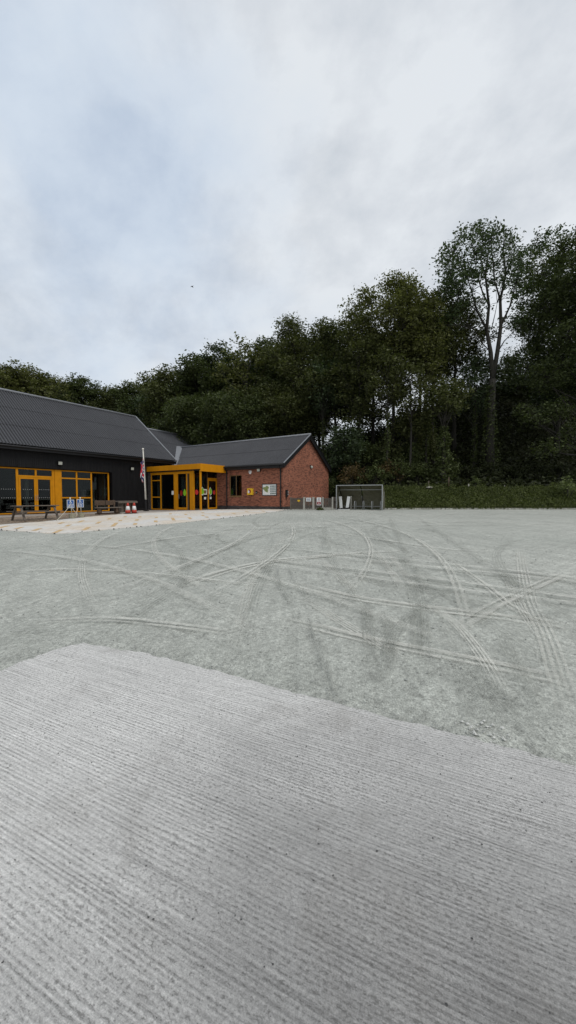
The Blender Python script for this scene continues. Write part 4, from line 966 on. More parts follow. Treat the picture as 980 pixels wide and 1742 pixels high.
for s in (.03, SL / 2, SL - .03):
    mb = MB(); pts = [Q(s, *arc(k / 12)) for k in range(13)]; pts.append(Q(s, SDp, 0)); mb.tube(pts, .032, 8); part('rib', mb, M['black'] if s < SL - .1 else M['grey_metal'], sh, smooth=True)
for k in (.42, .97): d_, z_ = arc(k); mb = MB(); mb.beam(Q(0, d_ - .03, z_), Q(SL, d_ - .03, z_), .05, .05); part('purlin', mb, M['grey_metal'], sh)
for j in range(2):
    a0 = .06 + j * SL / 2; a1 = (j + 1) * SL / 2 - .06; mb = MB(); vs = []
    for k in range(13):
        d_, z_ = arc(k / 12); vs += [Q(a0, d_ + .04, z_), Q(a1, d_ + .04, z_)]
    mb.add(vs, [(2*k, 2*k+1, 2*k+3, 2*k+2) for k in range(12)]); o = part('curved_panel', mb, M['perspex'], sh); m_ = o.modifiers.new('t', 'SOLIDIFY'); m_.thickness = .006
for s in (-.005, SL + .005):
    mb = MB(); pts = [Q(s, .05, .12), Q(s, .05, SH - .1)] + [Q(s, arc(k / 10)[0], arc(k / 10)[1] - .03) for k in range(1, 11)]; mb.prism(pts, su * .006); part('end_panel', mb, M['perspex'], sh)
    mb = MB(); mb.beam(Q(s, .06, .12), Q(s, .95, 1.45), .045, .045); part('brace', mb, M['grey_metal'], sh)
mb = MB(); mb.beam(Q(0, SDp, .02), Q(SL, SDp, .02), .06, .05); part('ground_rail', mb, M['grey_metal'], sh)
hoop_labels = ['first steel cycle hoop counted from the white leaning boards', 'second steel cycle hoop counted from the white leaning boards', 'third steel cycle hoop, right of the middle rib of the shelter', 'fourth steel cycle hoop, closest to the right end of the shelter']
hb = None
for i in range(4):
    c = Q(1.42 + i * .68, .25, -.0)
    pts = [(0, 0, 0), (0, 0, .56), (.03, 0, .65), (.10, 0, .70), (.52, 0, .70), (.59, 0, .65), (.62, 0, .56), (.62, 0, 0)]
    if hb is None:
        mb = MB(); mb.tube(pts, .03, 10); hb = mb.build('cycle_hoop', M['grey_metal'], smooth=True); o = hb
    else: o = hb.copy(); COL.objects.link(o)
    o.location = c; o.rotation_euler = (0, 0, math.atan2(sd.y, sd.x)); tag(o, hoop_labels[i], 'cycle stand', 'steel hoops under the cycle shelter')
for i, s in enumerate((1.30, 1.82)):
    o = hb.copy(); COL.objects.link(o); o.location = Q(s, 2.1, .45); o.rotation_euler = (0, 0, math.atan2(su.y, su.x)); o.scale = (.6, 1, 1)
    tag(o, ['left raised steel hoop standing behind the cycle shelter', 'right raised steel hoop standing behind the cycle shelter'][i], 'cycle stand', 'steel hoops behind the cycle shelter')
# two white boards leaning together on a dark tray
t = thing('folded_board_stand', 'pair of white boards leaning in a V on a black tray inside the shelter', 'board stand', tuple(Q(.55, .35, 0)))
for s, dx, n_ in ((.22, .14, -1), (.92, -.12, 1)):
    mb = MB(); mb.beam(Q(s + .12 * -n_ * .9, .3, .12), Q(s, .42, 1.08), .24, .02, tuple(sd)); part('board', mb, M['white'], t)
mb = MB(); mb.beam(Q(.02, .30, .08), Q(1.02, .30, .16), .45, .06); part('tray', mb, M['black'], t)
mb = MB(); mb.beam(Q(.12, .12, .02), Q(1.05, .12, .02), .45, .05); part('foot_sheet', mb, M['white'], t)
mb = MB(); p = Q(1.02, .85, 0); mb.beam(p, p + Vector((0, 0, 1.12)), .12, .10, tuple(su)); solo('concrete_post', mb, M['concrete'], tuple(p), 'pale concrete post standing inside the shelter right of the leaning boards', 'post', bevel=.01)
# back fence seen through the shelter
bf = thing('timber_fence', 'board fence running on behind the cycle shelter', 'fence', tuple(Q(0, 2.3, 0)))
mb = MB(); k = -.9
while k < 2.0: mb.beam(Q(k, 2.35, 0), Q(k, 2.35, 1.05), .02, .10, tuple(su)); k += .11
part('board_panel', mb, M['wood_fence'], bf)
mb = MB(); mb.beam(Q(-.95, 2.3, .7), Q(2.0, 2.3, .7), .04, .08); part('rail', mb, M['wood_fence'], bf)

# ------------------------------------------------------------------ vegetation
def quads(centers, normals_noise, size, rng, flat=.45, ar=.55):
    n = len(centers); d = rng.normal(size=(n, 3)); d[:, 2] *= flat; d /= np.linalg.norm(d, axis=1, keepdims=True) + 1e-9
    up = rng.normal(size=(n, 3)) * normals_noise + np.array([0, 0, 1.]); e = np.cross(d, up); e /= np.linalg.norm(e, axis=1, keepdims=True) + 1e-9
    s = size * rng.uniform(.55, 1.35, size=(n, 1)); d = d * s * .5; e = e * s * .5 * ar
    v = np.stack([centers - d, centers + e - d * .15, centers + d, centers - e - d * .15], axis=1).reshape(-1, 3); return v
def leaf_obj(name, centers, size, mat, rng, parent=None, off=(0, 0, 0), nn=.7, flat=.45, ar=.55):
    v = quads(np.asarray(centers), nn, size, rng, flat, ar) - np.array(off)
    n = len(v) // 4; me = bpy.data.meshes.new(name); me.vertices.add(4 * n); me.vertices.foreach_set('co', v.astype(np.float32).ravel())
    me.loops.add(4 * n); me.loops.foreach_set('vertex_index', np.arange(4 * n, dtype=np.int32)); me.polygons.add(n)
    me.polygons.foreach_set('loop_start', np.arange(0, 4 * n, 4, dtype=np.int32)); me.update(calc_edges=True); me.materials.append(mat)
    o = bpy.data.objects.new(name, me); COL.objects.link(o)
    if parent is not None: o.parent = parent
    return o
def tree(px, d, ytop, wid, ybot, label, kind='pine', leafmat=0, dens=1., ivy=0, seed=0, lean=0, airy=0, trunk_r=.28, low=(), size=.30, group='trees on the wooded hillside'):
    rng = np.random.default_rng(seed + 100); base = at_d(px, 845, d); bz_ = T(base.x, base.y) - .15; top = at_d(px, ytop + 8, d).z; cb = at_d(px, ybot, d).z
    Hc = top - cb; R = wid * .58; B0 = Vector((base.x, base.y, bz_))
    t = thing('tree', label, 'tree', tuple(B0), group)
    wm = MB(); tp = []; nseg = 9; lx, ly = rng.normal(0, .5, 2)
    tx = lean * RT[0]; ty = lean * RT[1]
    Ht = (top - bz_)
    def trunk(f): return Vector((B0.x + tx * f + lx * math.sin(3 * f) * .5, B0.y + ty * f + ly * math.sin(2.5 * f + .5) * .5, bz_ + Ht * f))
    top_f = .86
    tp = [trunk(top_f * k / nseg) for k in range(nseg + 1)]
    wm.tube(tp, [trunk_r * (1 - .88 * k / nseg) * (1.35 if k == 0 else 1) for k in range(nseg + 1)], 7)
    # lobes
    nl = int((14 if airy else 21) + wid * 1.3); cl = []
    for i in range(nl):
        f = (i + rng.uniform(.1, .9)) / nl; prof = math.sqrt(max(.10, 1 - ((f - .42) / .62) ** 2))
        a = i * 2.4 + rng.uniform(-.5, .5); rr = R * prof * rng.uniform(.35, .95); lr = R * rng.uniform(.27, .45) * (.8 if f > .85 else 1)
        z = cb + Hc * (.04 + .92 * f) - lr * .35
        cx = trunk((z - bz_) / Ht); cl.append((Vector((cx.x + rr * math.cos(a), cx.y + rr * math.sin(a), z)), lr))
    for (q, dd, y, lr) in low: p = at_d(q, y, dd); cl.append((p, lr))
    pts = []
    for (c, lr) in cl:
        f0 = max(.12, min(.8, (c.z - bz_) / Ht - .10 - .5 * lr / Ht - rng.uniform(.0, .06))); s = trunk(f0); mid = s.lerp(c, .5) + Vector((0, 0, -.15 * lr)); 
        r0 = trunk_r * .34 * (1 - f0 * .5); wm.tube([s, mid, c], [r0, r0 * .6, r0 * .28], 5)
        nc = int(max(8, 11 * lr * lr * (.7 if airy else 1.3) * dens) ); nc = min(nc, 70)
        for k in range(nc):
            v = Vector(rng.normal(size=3)).normalized(); v.z = v.z * .75 + .12
            q = c + v * lr * rng.uniform(.45, 1.08); 
            if k % 3 == 0: wm.tube([c, c.lerp(q, .55) + Vector((0, 0, .08)), q], [r0 * .25, r0 * .15, .008], 4, cap=False)
            nleaf = int(rng.integers(14, 34) * (1.0 if not airy else .8)); g = rng.normal(size=(nleaf, 3)) * np.array([.40, .40, .24]) * rng.uniform(.6, 1.15)
            pts.append(np.array(q) + g)
    part('trunk', wm, M['bark'], t, smooth=True)
    pts = np.concatenate(pts)
    leaf_obj('crown', pts, size, LEAF[leafmat], rng, t, tuple(B0))
    if ivy:
        n = int(1500 * ivy); f = rng.uniform(.0, .62, n) ** 1.1; a = rng.uniform(0, 2*PI, n); rad = (.25 + .75 * rng.uniform(0, 1, n)) * ivy * (1 - f * .9) * (.85 + .25 * np.sin(f * 40 + seed))
        c = np.array([tuple(trunk(x)) for x in f]); c[:, 0] += rad * np.cos(a); c[:, 1] += rad * np.sin(a)
        leaf_obj('ivy', c, .26, M['leaf_ivy'], rng, t, tuple(B0), 1.)
    return t
TREES = [
 (985, 40, 370, 11.5, 660, 'very large dark tree with spreading crown cut by the right edge of the picture', 0, 1.25, 0, 1, .4, 0, ((945,38,700,1.6),(905,38,712,1.2),(975,37,745,1.5),(930,37,765,1.1),(885,38,700,.7))),
 (918, 50, 384, 7, 560, 'thin crowned tree behind the gap between the open ash and the right edge tree', 2, .8, 0, 2, .25, 1, ()),
 (942, 46, 440, 8, 690, 'broad dark tree under and behind the right edge crown', 2, 1.2, 0, 3, .3, 0, ()),
 (772, 47, 503, 6.5, 640, 'dark rounded tree directly left of and behind the forked ash', 1, 1.1, .0, 4, .28, 0, ()),
 (738, 44, 484, 6.5, 630, 'tree with a high narrow crown touching the left side of the ash', 1, .9, .9, 5, .26, 0, ()),
 (668, 42, 474, 8.6, 615, 'tall full crowned tree with the domed top above the cycle shelter right end', 3, 1., 0, 6, .28, 0, ()),
 (690, 39, 600, 4, 690, 'slender pale bare trunked tree rising right of the cycle shelter', 1, .5, 0, 7, .16, 1, ()),
 (606, 41, 524, 5, 720, 'slim ivy clad tree rising straight behind the cycle shelter', 1, 1., .95, 8, .24, 0, ()),
 (572, 46, 545, 6, 690, 'mid height tree just right of the brick gable apex', 0, 1., 0, 9, .25, 0, ()),
 (512, 47, 533, 9.5, 735, 'wide domed tree standing straight above the brick gable ridge', 1, 1.15, 0, 10, .32, 0, ()),
 (468, 52, 572, 8, 740, 'tree filling the dip left of the dome above the gable', 0, 1.2, 0, 11, .3, 0, ()),
 (425, 50, 563, 7.5, 725, 'light crowned tree with sky showing through its top above the wing roof', 3, .75, 0, 12, .26, 1, ()),
 (376, 54, 572, 5.5, 720, 'narrow pointed tree above the middle of the wing roof', 2, .9, 0, 13, .24, 0, ()),
 (345, 55, 598, 8, 740, 'bushy tree on the descending treeline above the porch', 0, 1.2, 0, 14, .3, 0, ()),
 (308, 57, 622, 9.5, 745, 'rounded tree above the link building roof', 1, 1.2, 0, 15, .3, 0, ()),
 (275, 62, 648, 6, 745, 'small tree at the low notch of the treeline behind the hall gable', 2, 1., 0, 16, .25, 0, ()),
 (238, 66, 646, 8, 745, 'tree directly above the end of the hall ridge', 0, 1.05, 0, 17, .28, 0, ()),
 (200, 68, 656, 8, 745, 'low crowned tree behind the hall ridge left of its end', 1, 1.1, 0, 18, .28, 0, ()),
 (152, 67, 640, 10, 745, 'dark tree peeping over the middle of the hall ridge', 0, 1.1, 0, 19, .3, 0, ()),
 (102, 66, 640, 10, 745, 'olive tree behind the hall ridge between two darker ones', 1, 1.1, 0, 20, .3, 0, ()),
 (50, 62, 620, 11, 740, 'highest tree of the group over the left part of the hall roof', 3, 1.1, 0, 21, .3, 0, ()),
 (0, 62, 630, 11, 740, 'tree cut by the left edge of the picture behind the hall', 1, 1.0, 0, 22, .3, 0, ()),
 (632, 52, 556, 7.5, 700, 'background tree in the gap right of the slim ivy tree', 2, 1., 0, 24, .28, 0, ()),
 (706, 54, 526, 7.5, 620, 'background tree in the second row right of the domed crown', 0, .95, 0, 25, .28, 0, ()),
 (880, 58, 590, 9, 680, 'background tree on the hill crest seen through the ash limbs', 2, .8, 0, 26, .26, 1, ()),
 (540, 56, 575, 10, 720, 'background tree in the second row above the gable end', 2, 1., 0, 27, .28, 0, ()),
 (445, 57, 600, 10, 730, 'background tree low in the second row above the wing', 2, 1.2, 0, 28, .28, 0, ()),
 (385, 60, 620, 10, 735, 'background tree low behind the narrow pointed one', 0, 1.2, 0, 29, .28, 0, ()),
 (325, 48, 668, 7, 770, 'dark low tree close behind the link building', 0, 1.3, 0, 30, .25, 0, ()),
 (405, 46, 660, 8, 765, 'dense low tree close behind the wing roof', 0, 1.3, 0, 31, .25, 0, ()),
 (480, 47, 650, 8, 760, 'dense low tree just behind the gable ridge', 1, 1.3, 0, 32, .25, 0, ()),
 (755, 38, 640, 3.5, 700, 'ivy swathed trunk like a green column left of the dark slope', 1, .7, 1.35, 33, .28, 0, ()),
 (700, 40, 690, 3, 740, 'short ivy covered trunk on the bank behind the saplings', 1, .7, 1.2, 34, .22, 0, ()),
 (652, 39, 585, 3.6, 680, 'slender straight tree with a bare stem over the right end of the cycle shelter', 1, .5, .5, 36, .15, 1, ()),
 (548, 43, 600, 3.6, 700, 'slender bare stemmed tree close behind the gable right slope', 2, .5, .6, 37, .15, 1, ()),
 (722, 41, 560, 4, 660, 'slim upright tree with bare lower stem left of the ivy column', 3, .5, .7, 38, .17, 1, ()),
 (800, 43, 600, 4, 700, 'thin leaning stemmed tree in the gap left of the ash trunk', 2, .5, .5, 39, .16, 1, ()),
 (590, 40, 715, 3.4, 790, 'small leafy tree between the gable and the cycle shelter', 2, .8, .8, 35, .16, 0, ()),
]
for (px, d, yt, wd_, yb, lab, lm, dn, iv, sd_, tr, ai, low) in TREES:
    tree(px, d, yt, wd_, yb, lab, leafmat=lm, dens=dn, ivy=iv, seed=sd_, trunk_r=tr, airy=ai, low=low, size=.27 if d < 50 else .34)

# the open, forked ash against the sky
def ash():
    rng = np.random.default_rng(77); D = 41; b = at_d(833, 845, D); bz_ = T(b.x, b.y) - .15; B0 = Vector((b.x, b.y, bz_))
    t = thing('tree', 'tall open ash tree with bare forking limbs against the sky below a feathery crown', 'tree', tuple(B0), 'trees on the wooded hillside')
    wm = MB(); K = lambda x, y, dd=0: at_d(x, y, D + dd)
    def limb(pts, r0, r1, n=7):
        P_ = [K(*p) for p in pts]; wm.tube(P_, [r0 + (r1 - r0) * k / (len(P_) - 1) for k in range(len(P_))], n); return P_
    wm.tube([B0, K(834, 740), K(836, 690), K(838, 645)], [.50, .42, .38, .34], 9)
    tips = []
    main = [([(838,645),(835,600),(828,560),(832,520),(826,470),(830,430)], .26, .06), ([(838,645),(846,600),(852,555),(851,510),(860,470),(856,420)], .26, .06),
            ([(828,560),(812,530),(802,495),(793,465)], .13, .03), ([(832,520),(822,500),(812,470),(806,435)], .10, .03), ([(852,555),(868,520),(878,480),(884,440)], .12, .03),
            ([(812,530),(796,515),(782,495),(768,480)], .08, .02), ([(851,510),(842,480),(838,440),(836,405)], .10, .03), ([(846,600),(858,580),(872,566),(884,556)], .07, .02),
            ([(835,600),(822,585),(814,572),(806,560)], .06, .02), ([(826,470),(818,440),(822,410),(818,395)], .06, .02), ([(860,470),(870,440),(872,410)], .06, .02), ([(793,465),(780,445),(770,435)], .04, .015),
            ([(840,630),(852,615),(858,598),(872,588)], .05, .015), ([(836,560),(842,535),(846,515)], .05, .02)]
    for pts, r0, r1 in main:
        z = rng.uniform(-1.5, 1.5); P_ = limb([(p[0], p[1], z * k / len(pts)) for k, p in enumerate(pts)], r0, r1); tips.append(P_[-1]); tips.append(P_[-2])
    clusters = []
    for i in range(360):
        a = rng.uniform(0, 2 * PI); q = math.sqrt(rng.uniform(0, 1)); x = 822 + 72 * q * math.cos(a); y = 458 + 78 * q * math.sin(a)
        # crown envelope: full above, thinning below, hollow in the middle
        if y > 482 and abs(x - 835) < 42 and rng.uniform() < .88: continue
        if y > 500 and rng.uniform() < .35: continue
        if y > 560 - .3 * abs(x - 838): continue
        clusters.append(K(x, y, rng.uniform(-4, 4)))
    for i in range(46): clusters.append(K(rng.uniform(742, 800), rng.uniform(430, 560), rng.uniform(-3, 3)))
    for i in range(16): clusters.append(K(rng.uniform(868, 905), rng.uniform(400, 560), rng.uniform(-3, 3)))
    pts = []
    for c in clusters:
        s = min(tips, key=lambda q: (q - c).length); 
        if (s - c).length < 5: wm.tube([s, s.lerp(c, .5) + Vector((0, 0, .2)), c], [.03, .02, .008], 4, cap=False)
        n = int(rng.integers(14, 30)); pts.append(np.array(c) + rng.normal(size=(n, 3)) * np.array([.42, .42, .28]))
    part('trunk', wm, M['bark'], t, smooth=True)
    leaf_obj('crown', np.concatenate(pts), .30, LEAF[2], rng, t, tuple(B0))
    n = 2600; f = rng.uniform(0, 1, n); y = 845 - 190 * f; cc = np.array([tuple(K(834, yy)) for yy in y]); a = rng.uniform(0, 2*PI, n); rad = (.2 + .8 * rng.uniform(0, 1, n)) * (1.4 - 1.0 * f)
    cc[:, 0] += rad * np.cos(a); cc[:, 1] += rad * np.sin(a); cc[:, 2] = np.maximum(cc[:, 2], bz_); leaf_obj('ivy', cc, .26, M['leaf_ivy'], rng, t, tuple(B0), 1.)
ash()

# shrubs along the top of the bank
def shrub(px, d, h, w, label, mat, seed, n=1500, size=.2, cat='shrub', ybase=None, group='shrubs at the edge of the wood'):
    rng = np.random.default_rng(seed + 500); p = at_d(px, 845, d); z = T(p.x, p.y) - .05; B0 = Vector((p.x, p.y, z)); t = thing('shrub', label, cat, tuple(B0), group)
    wm = MB(); pts = []
    for i in range(max(5, int(w * 5))):
        a = rng.uniform(0, 2*PI); q = rng.uniform(.1, 1) * w / 2; hh = h * (1 - .45 * (q / (w / 2)) ** 2) * rng.uniform(.6, 1.05); tip = B0 + Vector((q * math.cos(a), q * math.sin(a), hh))
        mid = B0.lerp(tip, .5) + Vector((0, 0, .12 * h)); wm.tube([B0, mid, tip], [.035, .022, .008], 4, cap=False)
        k = int(n / max(5, int(w * 5))); f = rng.uniform(.25, 1.04, (k, 1)); base = np.array(mid) * (1 - f) + np.array(tip) * f; pts.append(base + rng.normal(size=(k, 3)) * np.array([.16, .16, .13]) * (h / 1.6) ** .6)
    part('stems', wm, M['bark'], t); leaf_obj('foliage', np.concatenate(pts), size, mat, rng, t, tuple(B0), 1.)
SH_ = [(560,40,3.2,4,'dark shrub seen beside the right edge of the brick gable',M['leaf_ivy']),(598,37,2.6,3.4,'russet tinged shrub behind the left half of the cycle shelter',M['leaf_russet']),(635,36.5,2.4,3.2,'green shrub behind the right half of the cycle shelter',M['leaf_ivy']),
 (660,38,2.8,3,'russet shrub immediately right of the cycle shelter top',M['leaf_russet']),(678,37.5,3.4,3.2,'tall bushy shrub at the left end of the grass bank',M['leaf_ivy']),(708,38.5,3.0,3.4,'spreading shrub above the left saplings on the bank',M['leaf_ivy']),
 (735,39,2.6,3,'dark shrub at the bank top behind the pale tree guard',M['leaf_ivy']),(762,39.5,3.2,3.2,'arching shrub at the foot of the ivy column',M['leaf_ivy']),(795,40,2.2,3,'low dark shrub left of the yellowish one',M['leaf_dark']),
 (830,40,2.4,3.4,'low dark shrub at the foot of the ash',M['leaf_dark']),(870,40.5,2.2,3.4,'low dark shrub in the deep shade right of the ash',M['leaf_dark']),(910,40,2.3,3.4,'low dark shrub under the hanging boughs',M['leaf_dark']),(950,40,2.5,3.4,'low dark shrub behind the bright bush at right',M['leaf_dark']),
 (620,41,5.5,4,'tall leafy thicket rising behind the middle of the cycle shelter',M['leaf_ivy']),(655,42,5.8,4.4,'tall thicket rising right of the cycle shelter',LEAF[1]),(690,42,4.6,4.4,'tall thicket in the middle of the wood edge',M['leaf_ivy']),(722,43,5.4,4,'tall thicket left of the ivy column',LEAF[1]),(548,44,6,5,'tall thicket peeping over the right slope of the gable roof',M['leaf_ivy'])]
for i, (px, d, h, w_, lab, mt) in enumerate(SH_): shrub(px, d, h, w_, lab, mt, i, n=1500 if h < 4 else 3200, size=.2 if h < 4 else .26)
shrub(808, 36.6, 1.25, 1.3, 'small yellowish green shrub standing alone on the bank top', M['leaf_bright'], 60, 330, .13)
shrub(966, 33.0, 2.3, 1.9, 'bright green leafy bush on the bank by the right edge', M['leaf_bright'], 61, 620, .17)
shrub(727, 36.2, .75, .5, 'little sapling with pale leaves in a tree guard on the bank', M['leaf_bright'], 62, 70, .10)
def stake(px, d, h, w, label, mat, name='tree_guard', cat='tree guard'):
    p = at_d(px, 845, d); z = T(p.x, p.y) - .1; t = thing(name, label, cat, (p.x, p.y, z), 'tree guards along the bank')
    mb = MB(); mb.tube([(0, 0, 0), (0, 0, h + .1)], w, 10); part('tube', mb, mat, t, local=True, smooth=True)
    mb = MB(); mb.beam((w + .02, 0, 0), (w + .02, 0, h + .2), .03, .03, (1, 0, 0)); part('stake', mb, M['wood'], t, local=True)
stake(729, 36, .7, .06, 'tree guard tube below the small pale leaved sapling', M['wood']); stake(797, 36.3, .5, .06, 'pale tree guard left of the yellowish shrub', M['concrete'])
stake(763, 35, 1.1, .05, 'dark guarded stake halfway down the bank, under the ivy column', M['wood_dark']); stake(851, 36.5, .5, .05, 'left of two pale guards close together at the bank top', M['concrete']); stake(858, 36.6, .5, .05, 'right of two pale guards close together at the bank top', M['concrete'])
mb = MB(); p = at_d(731, 845, 35.2); z = T(p.x, p.y); rg = random.Random(3); bm = bmesh.new(); bmesh.ops.create_icosphere(bm, subdivisions=2, radius=1)
for v in bm.verts: k = 1 + rg.uniform(-.12, .12); v.co = Vector((v.co.x * .55 * k, v.co.y * .3 * k, v.co.z * .12 * k))
me = bpy.data.meshes.new('boulder'); bm.to_mesh(me); bm.free(); me.materials.append(M['concrete']); o = bpy.data.objects.new('boulder', me); COL.objects.link(o); o.location = (p.x, p.y, z + .12); tag(o, 'flat grey stone lying in the grass on the bank', 'stone')

# weeds and grass on the bank (nobody could count them), undergrowth on the hill
rng = np.random.default_rng(9)
def scatter(n, s0, s1, r0, r1, hmax, skip=None):
    out = []
    r = rng.uniform(r0, r1, n); s = rng.uniform(s0, s1, n)
    for a, b_ in zip(r, s):
        X, Y = dr(hill_start(a) + b_, a * (1 + max(b_, 0) / 60)); cl = .5 + .5 * math.sin(X * 2.1 + 1.3 * math.sin(Y * 1.7)) * math.sin(Y * 1.9 + X * .6)
        out.append((X, Y, T(X, Y) + rng.uniform(0, hmax) * (.25 + .75 * cl)))
    return np.array(out)
bw = [scatter(46000, .05, 5.2, 5.5, 34, .40), scatter(5000, -.28, .25, 6.6, 34, .16)]
for i in range(420):                                    # docks, nettles and tussocks standing out of the sward
    a = rng.uniform(5.8, 34); b_ = rng.uniform(.0, 5.0) ; X, Y = dr(hill_start(a) + b_, a); hh = rng.uniform(.25, .75); n_ = int(rng.integers(18, 60))
    bw.append(np.array([X, Y, T(X, Y) + hh * .45]) + rng.normal(size=(n_, 3)) * np.array([.17, .17, hh * .33]))
o = leaf_obj('bank_weeds', np.concatenate(bw), .15, M['leaf_weed'], rng, nn=1.2, flat=.9, ar=.5); tag(o, 'low leafy weeds and rough grass covering the bank', 'weeds', kind='stuff')
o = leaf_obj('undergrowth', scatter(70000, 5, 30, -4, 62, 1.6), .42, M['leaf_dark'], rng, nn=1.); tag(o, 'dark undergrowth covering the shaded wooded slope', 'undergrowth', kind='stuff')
# scrub mass on the crest far behind, very dark and uncountable
pts = []
for i in range(900):
    r_ = rng.uniform(-50, 80); s_ = rng.uniform(22, 40); X, Y = dr(hill_start(r_) + s_, r_ * (1 + s_ / 60)); h = rng.uniform(1.0, 4.5); c = np.array([X, Y, T(X, Y) + h * .5]); pts.append(c + rng.normal(size=(55, 3)) * np.array([1.2, 1.2, h * .35]))
o = leaf_obj('crest_scrub', np.concatenate(pts), .5, M['leaf_dark'], rng); tag(o, 'dark scrub along the crest of the wooded hill', 'scrub', kind='stuff')

# ------------------------------------------------------------------ loose stones on slab and yard
def stones(name, pts, smin, smax, mat, label, seed, dz):
    r = random.Random(seed); mb = MB()
    for (x, y) in pts:
        s = r.uniform(smin, smax); z = G(x, y) + dz + s * .25; vs = []
        for (a, b_, c) in ((1,0,0),(-1,0,0),(0,1,0),(0,-1,0),(0,0,1),(0,0,-1)):
            k = r.uniform(.6, 1.2) * s * .5; vs.append((x + a * k + r.uniform(-.15, .15) * s, y + b_ * k + r.uniform(-.15, .15) * s, z + c * k * .8))
        mb.add(vs, [(0,2,4),(2,1,4),(1,3,4),(3,0,4),(2,0,5),(1,2,5),(3,1,5),(0,3,5)])
    o = mb.build(name, mat); tag(o, label, 'stones', kind='stuff')
R_ = random.Random(21)
M['stone_dark'] = plain('dark_grit', (.07, .07, .07), .9, var=.3, scale=40); M['stone_grey'] = plain('grey_grit', (.30, .31, .29), .9, var=.2, scale=40); M['stone_white'] = plain('white_chippings', (.6, .6, .57), .9, var=.1, scale=40)
stones('slab_grit', [(R_.uniform(-1.5, 2.4), R_.uniform(-1.5, 3.8)) for _ in range(900)], .003, .010, M['stone_dark'], 'dark grit scattered over the brushed concrete', 1, .028)
pl = []
for i in range(2200):
    k = R_.randrange(1, len(slab_edge) - 1); e_ = slab_edge[k]; pl.append((e_[0] + abs(R_.gauss(0, .10)) - .03, e_[1] + abs(R_.gauss(0, .10)) - .03))
stones('edge_gravel', pl, .006, .024, M['stone_grey'], 'loose grey gravel spilled along the slab edge', 2, .02)
w0 = gp(820, 1246); stones('white_chippings', [(w0[0] + R_.gauss(0, .05), w0[1] + R_.gauss(0, .09)) for _ in range(42)], .01, .03, M['stone_white'], 'little patch of white chippings by the slab edge', 3, .005)
yp_ = []
for i in range(2600): yp_.append((R_.uniform(1.5, 16), R_.uniform(-7, 15)))
yp_ = [p for p in yp_ if not (p[0] < 2.9 and p[1] < 4.1)]
stones('yard_gravel', yp_, .010, .034, M['stone_grey'], 'loose gravel scattered over the yard', 4, .002)
pe_in = [p for p in ragged(pe, .06, .25)]
stones('patio_edge_rubble', [(p[0] + R_.gauss(0, .05), p[1] - abs(R_.gauss(0, .06))) for p in pe_in if R_.random() < .8], .03, .10, M['stone_dark'], 'dark crumbs of rubble along the patio edge', 5, .0)
t = at_d(327, 488, 45)
bd_ = thing('bird', 'tiny dark bird flying high in the grey sky', 'bird', tuple(t))
mb = MB(); mb.tube([(-.18, 0, 0), (-.08, 0, .02), (.06, 0, .02), (.16, 0, .03), (.2, 0, .03)], [.01, .045, .05, .03, .006], 8); part('body', mb, M['black'], bd_, local=True, smooth=True)
for s in (-1, 1): mb = MB(); mb.prism([(.05, 0, .03), (.02, s * .16, .07), (-.05, s * .30, .03), (-.06, s * .12, .05), (-.05, 0, .03)], (0, 0, .008)); part('wing', mb, M['black'], bd_, local=True)

# ------------------------------------------------------------------ sky, sun, camera
SUN_EL = math.radians(52); SUN_AZ = math.radians(-100)       # high, from behind the camera's left
sd3 = Vector((math.cos(SUN_EL) * math.cos(SUN_AZ), math.cos(SUN_EL) * math.sin(SUN_AZ), math.sin(SUN_EL)))
w = bpy.data.worlds.new('World'); scene.world = w; w.use_nodes = True; t = w.node_tree; t.nodes.clear()
out = t.nodes.new('ShaderNodeOutputWorld'); bg = t.nodes.new('ShaderNodeBackground'); bg.inputs['Strength'].default_value = .1
sky = N(t, 'ShaderNodeTexSky', sky_type='NISHITA', sun_disc=False, sun_elevation=SUN_EL, sun_rotation=math.atan2(sd3.x, sd3.y), air_density=1.2, dust_density=1.5)
tc = N(t, 'ShaderNodeTexCoord'); sp = N(t, 'ShaderNodeSeparateXYZ'); L(t, tc.outputs['Generated'], sp.inputs[0])
zz = mth(t, 'ADD', mth(t, 'MAXIMUM', sp.outputs[2], 0.), .42)
cb = N(t, 'ShaderNodeCombineXYZ'); L(t, mth(t, 'DIVIDE', sp.outputs[0], zz), cb.inputs[0]); L(t, mth(t, 'DIVIDE', sp.outputs[1], zz), cb.inputs[1])
mp = N(t, 'ShaderNodeMapping'); mp.inputs['Rotation'].default_value = (0, 0, -HD); mp.inputs['Scale'].default_value = (1.1, .95, 1); mp.inputs['Location'].default_value = (7.7, -3.1, 0); L(t, cb.outputs[0], mp.inputs[0]); cv = mp.outputs[0]
c1 = noise(t, cv, 1.3, 10, .56, .1); c2 = noise(t, cv, 4.4, 10, .6, .1); c3 = noise(t, cv, .38, 3, .5)
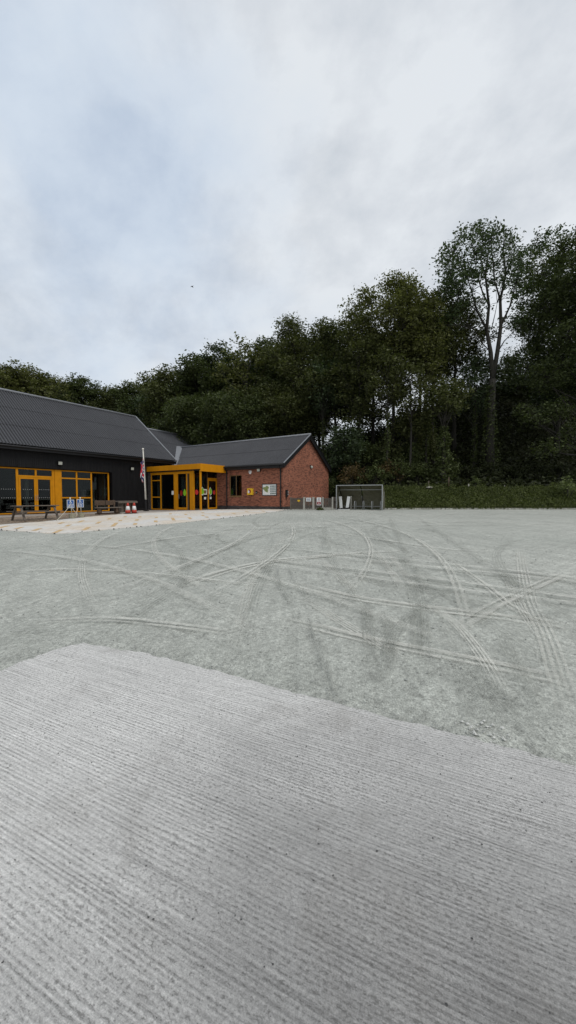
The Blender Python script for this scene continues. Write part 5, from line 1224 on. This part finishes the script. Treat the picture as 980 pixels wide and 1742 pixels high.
shade = mth(t, 'ADD', mth(t, 'MULTIPLY', c1, .5), mth(t, 'MULTIPLY', c2, .5)); shade = mth(t, 'ADD', shade, mth(t, 'MULTIPLY', mth(t, 'SUBTRACT', sp.outputs[2], .30), .13))
cloud = ramp(t, shade, [(.39, (4.8, 5.1, 5.5)), (.46, (5.4, 5.75, 6.15)), (.51, (5.95, 6.25, 6.6)), (.57, (6.6, 6.9, 7.2))])
bl = Vector(ray(40, 160)).normalized(); dt = N(t, 'ShaderNodeVectorMath', operation='DOT_PRODUCT'); L(t, tc.outputs['Generated'], dt.inputs[0]); dt.inputs[1].default_value = bl
thin = ramp(t, mth(t, 'ADD', dt.outputs['Value'], mth(t, 'MULTIPLY', mth(t, 'SUBTRACT', c1, .5), .6)), [(.86, 0), (1.10, .75)])   # thinner cloud where blue shows through
skyc = mixc(t, 1., sky.outputs[0], (1, 1, 1), 'MULTIPLY')
blue = ramp(t, c2, [(.35, (4.0, 4.85, 6.1)), (.65, (5.2, 6.0, 7.0))]); col = mixc(t, thin, cloud, blue)
col = mixc(t, .94, skyc, col)
L(t, col, bg.inputs['Color']); L(t, bg.outputs[0], out.inputs[0])
sl_ = bpy.data.lights.new('sun', 'SUN'); sl_.energy = 1.0; sl_.angle = math.radians(22); sl_.color = (1, .96, .90)
so_ = bpy.data.objects.new('sun', sl_); COL.objects.link(so_); so_.location = (0, 0, 60); so_.rotation_euler = (-sd3).to_track_quat('-Z', 'Y').to_euler()

cam = bpy.data.cameras.new('camera'); co = bpy.data.objects.new('camera', cam); COL.objects.link(co); scene.camera = co
cam.sensor_fit = 'VERTICAL'; cam.sensor_height = 36; cam.lens = 36 * F / 1742; cam.clip_start = .05; cam.clip_end = 3000
co.location = (0, 0, EZ); dirv = Vector((FW[0] * math.cos(PIT), FW[1] * math.cos(PIT), -math.sin(PIT))); co.rotation_euler = dirv.to_track_quat('-Z', 'Y').to_euler()
scene.view_settings.view_transform = 'Standard'; scene.view_settings.look = 'None'; scene.view_settings.exposure = .28; scene.view_settings.gamma = 1
scene.render.engine = 'CYCLES'; scene.cycles.max_bounces = 6; scene.cycles.transparent_max_bounces = 24; scene.cycles.diffuse_bounces = 3
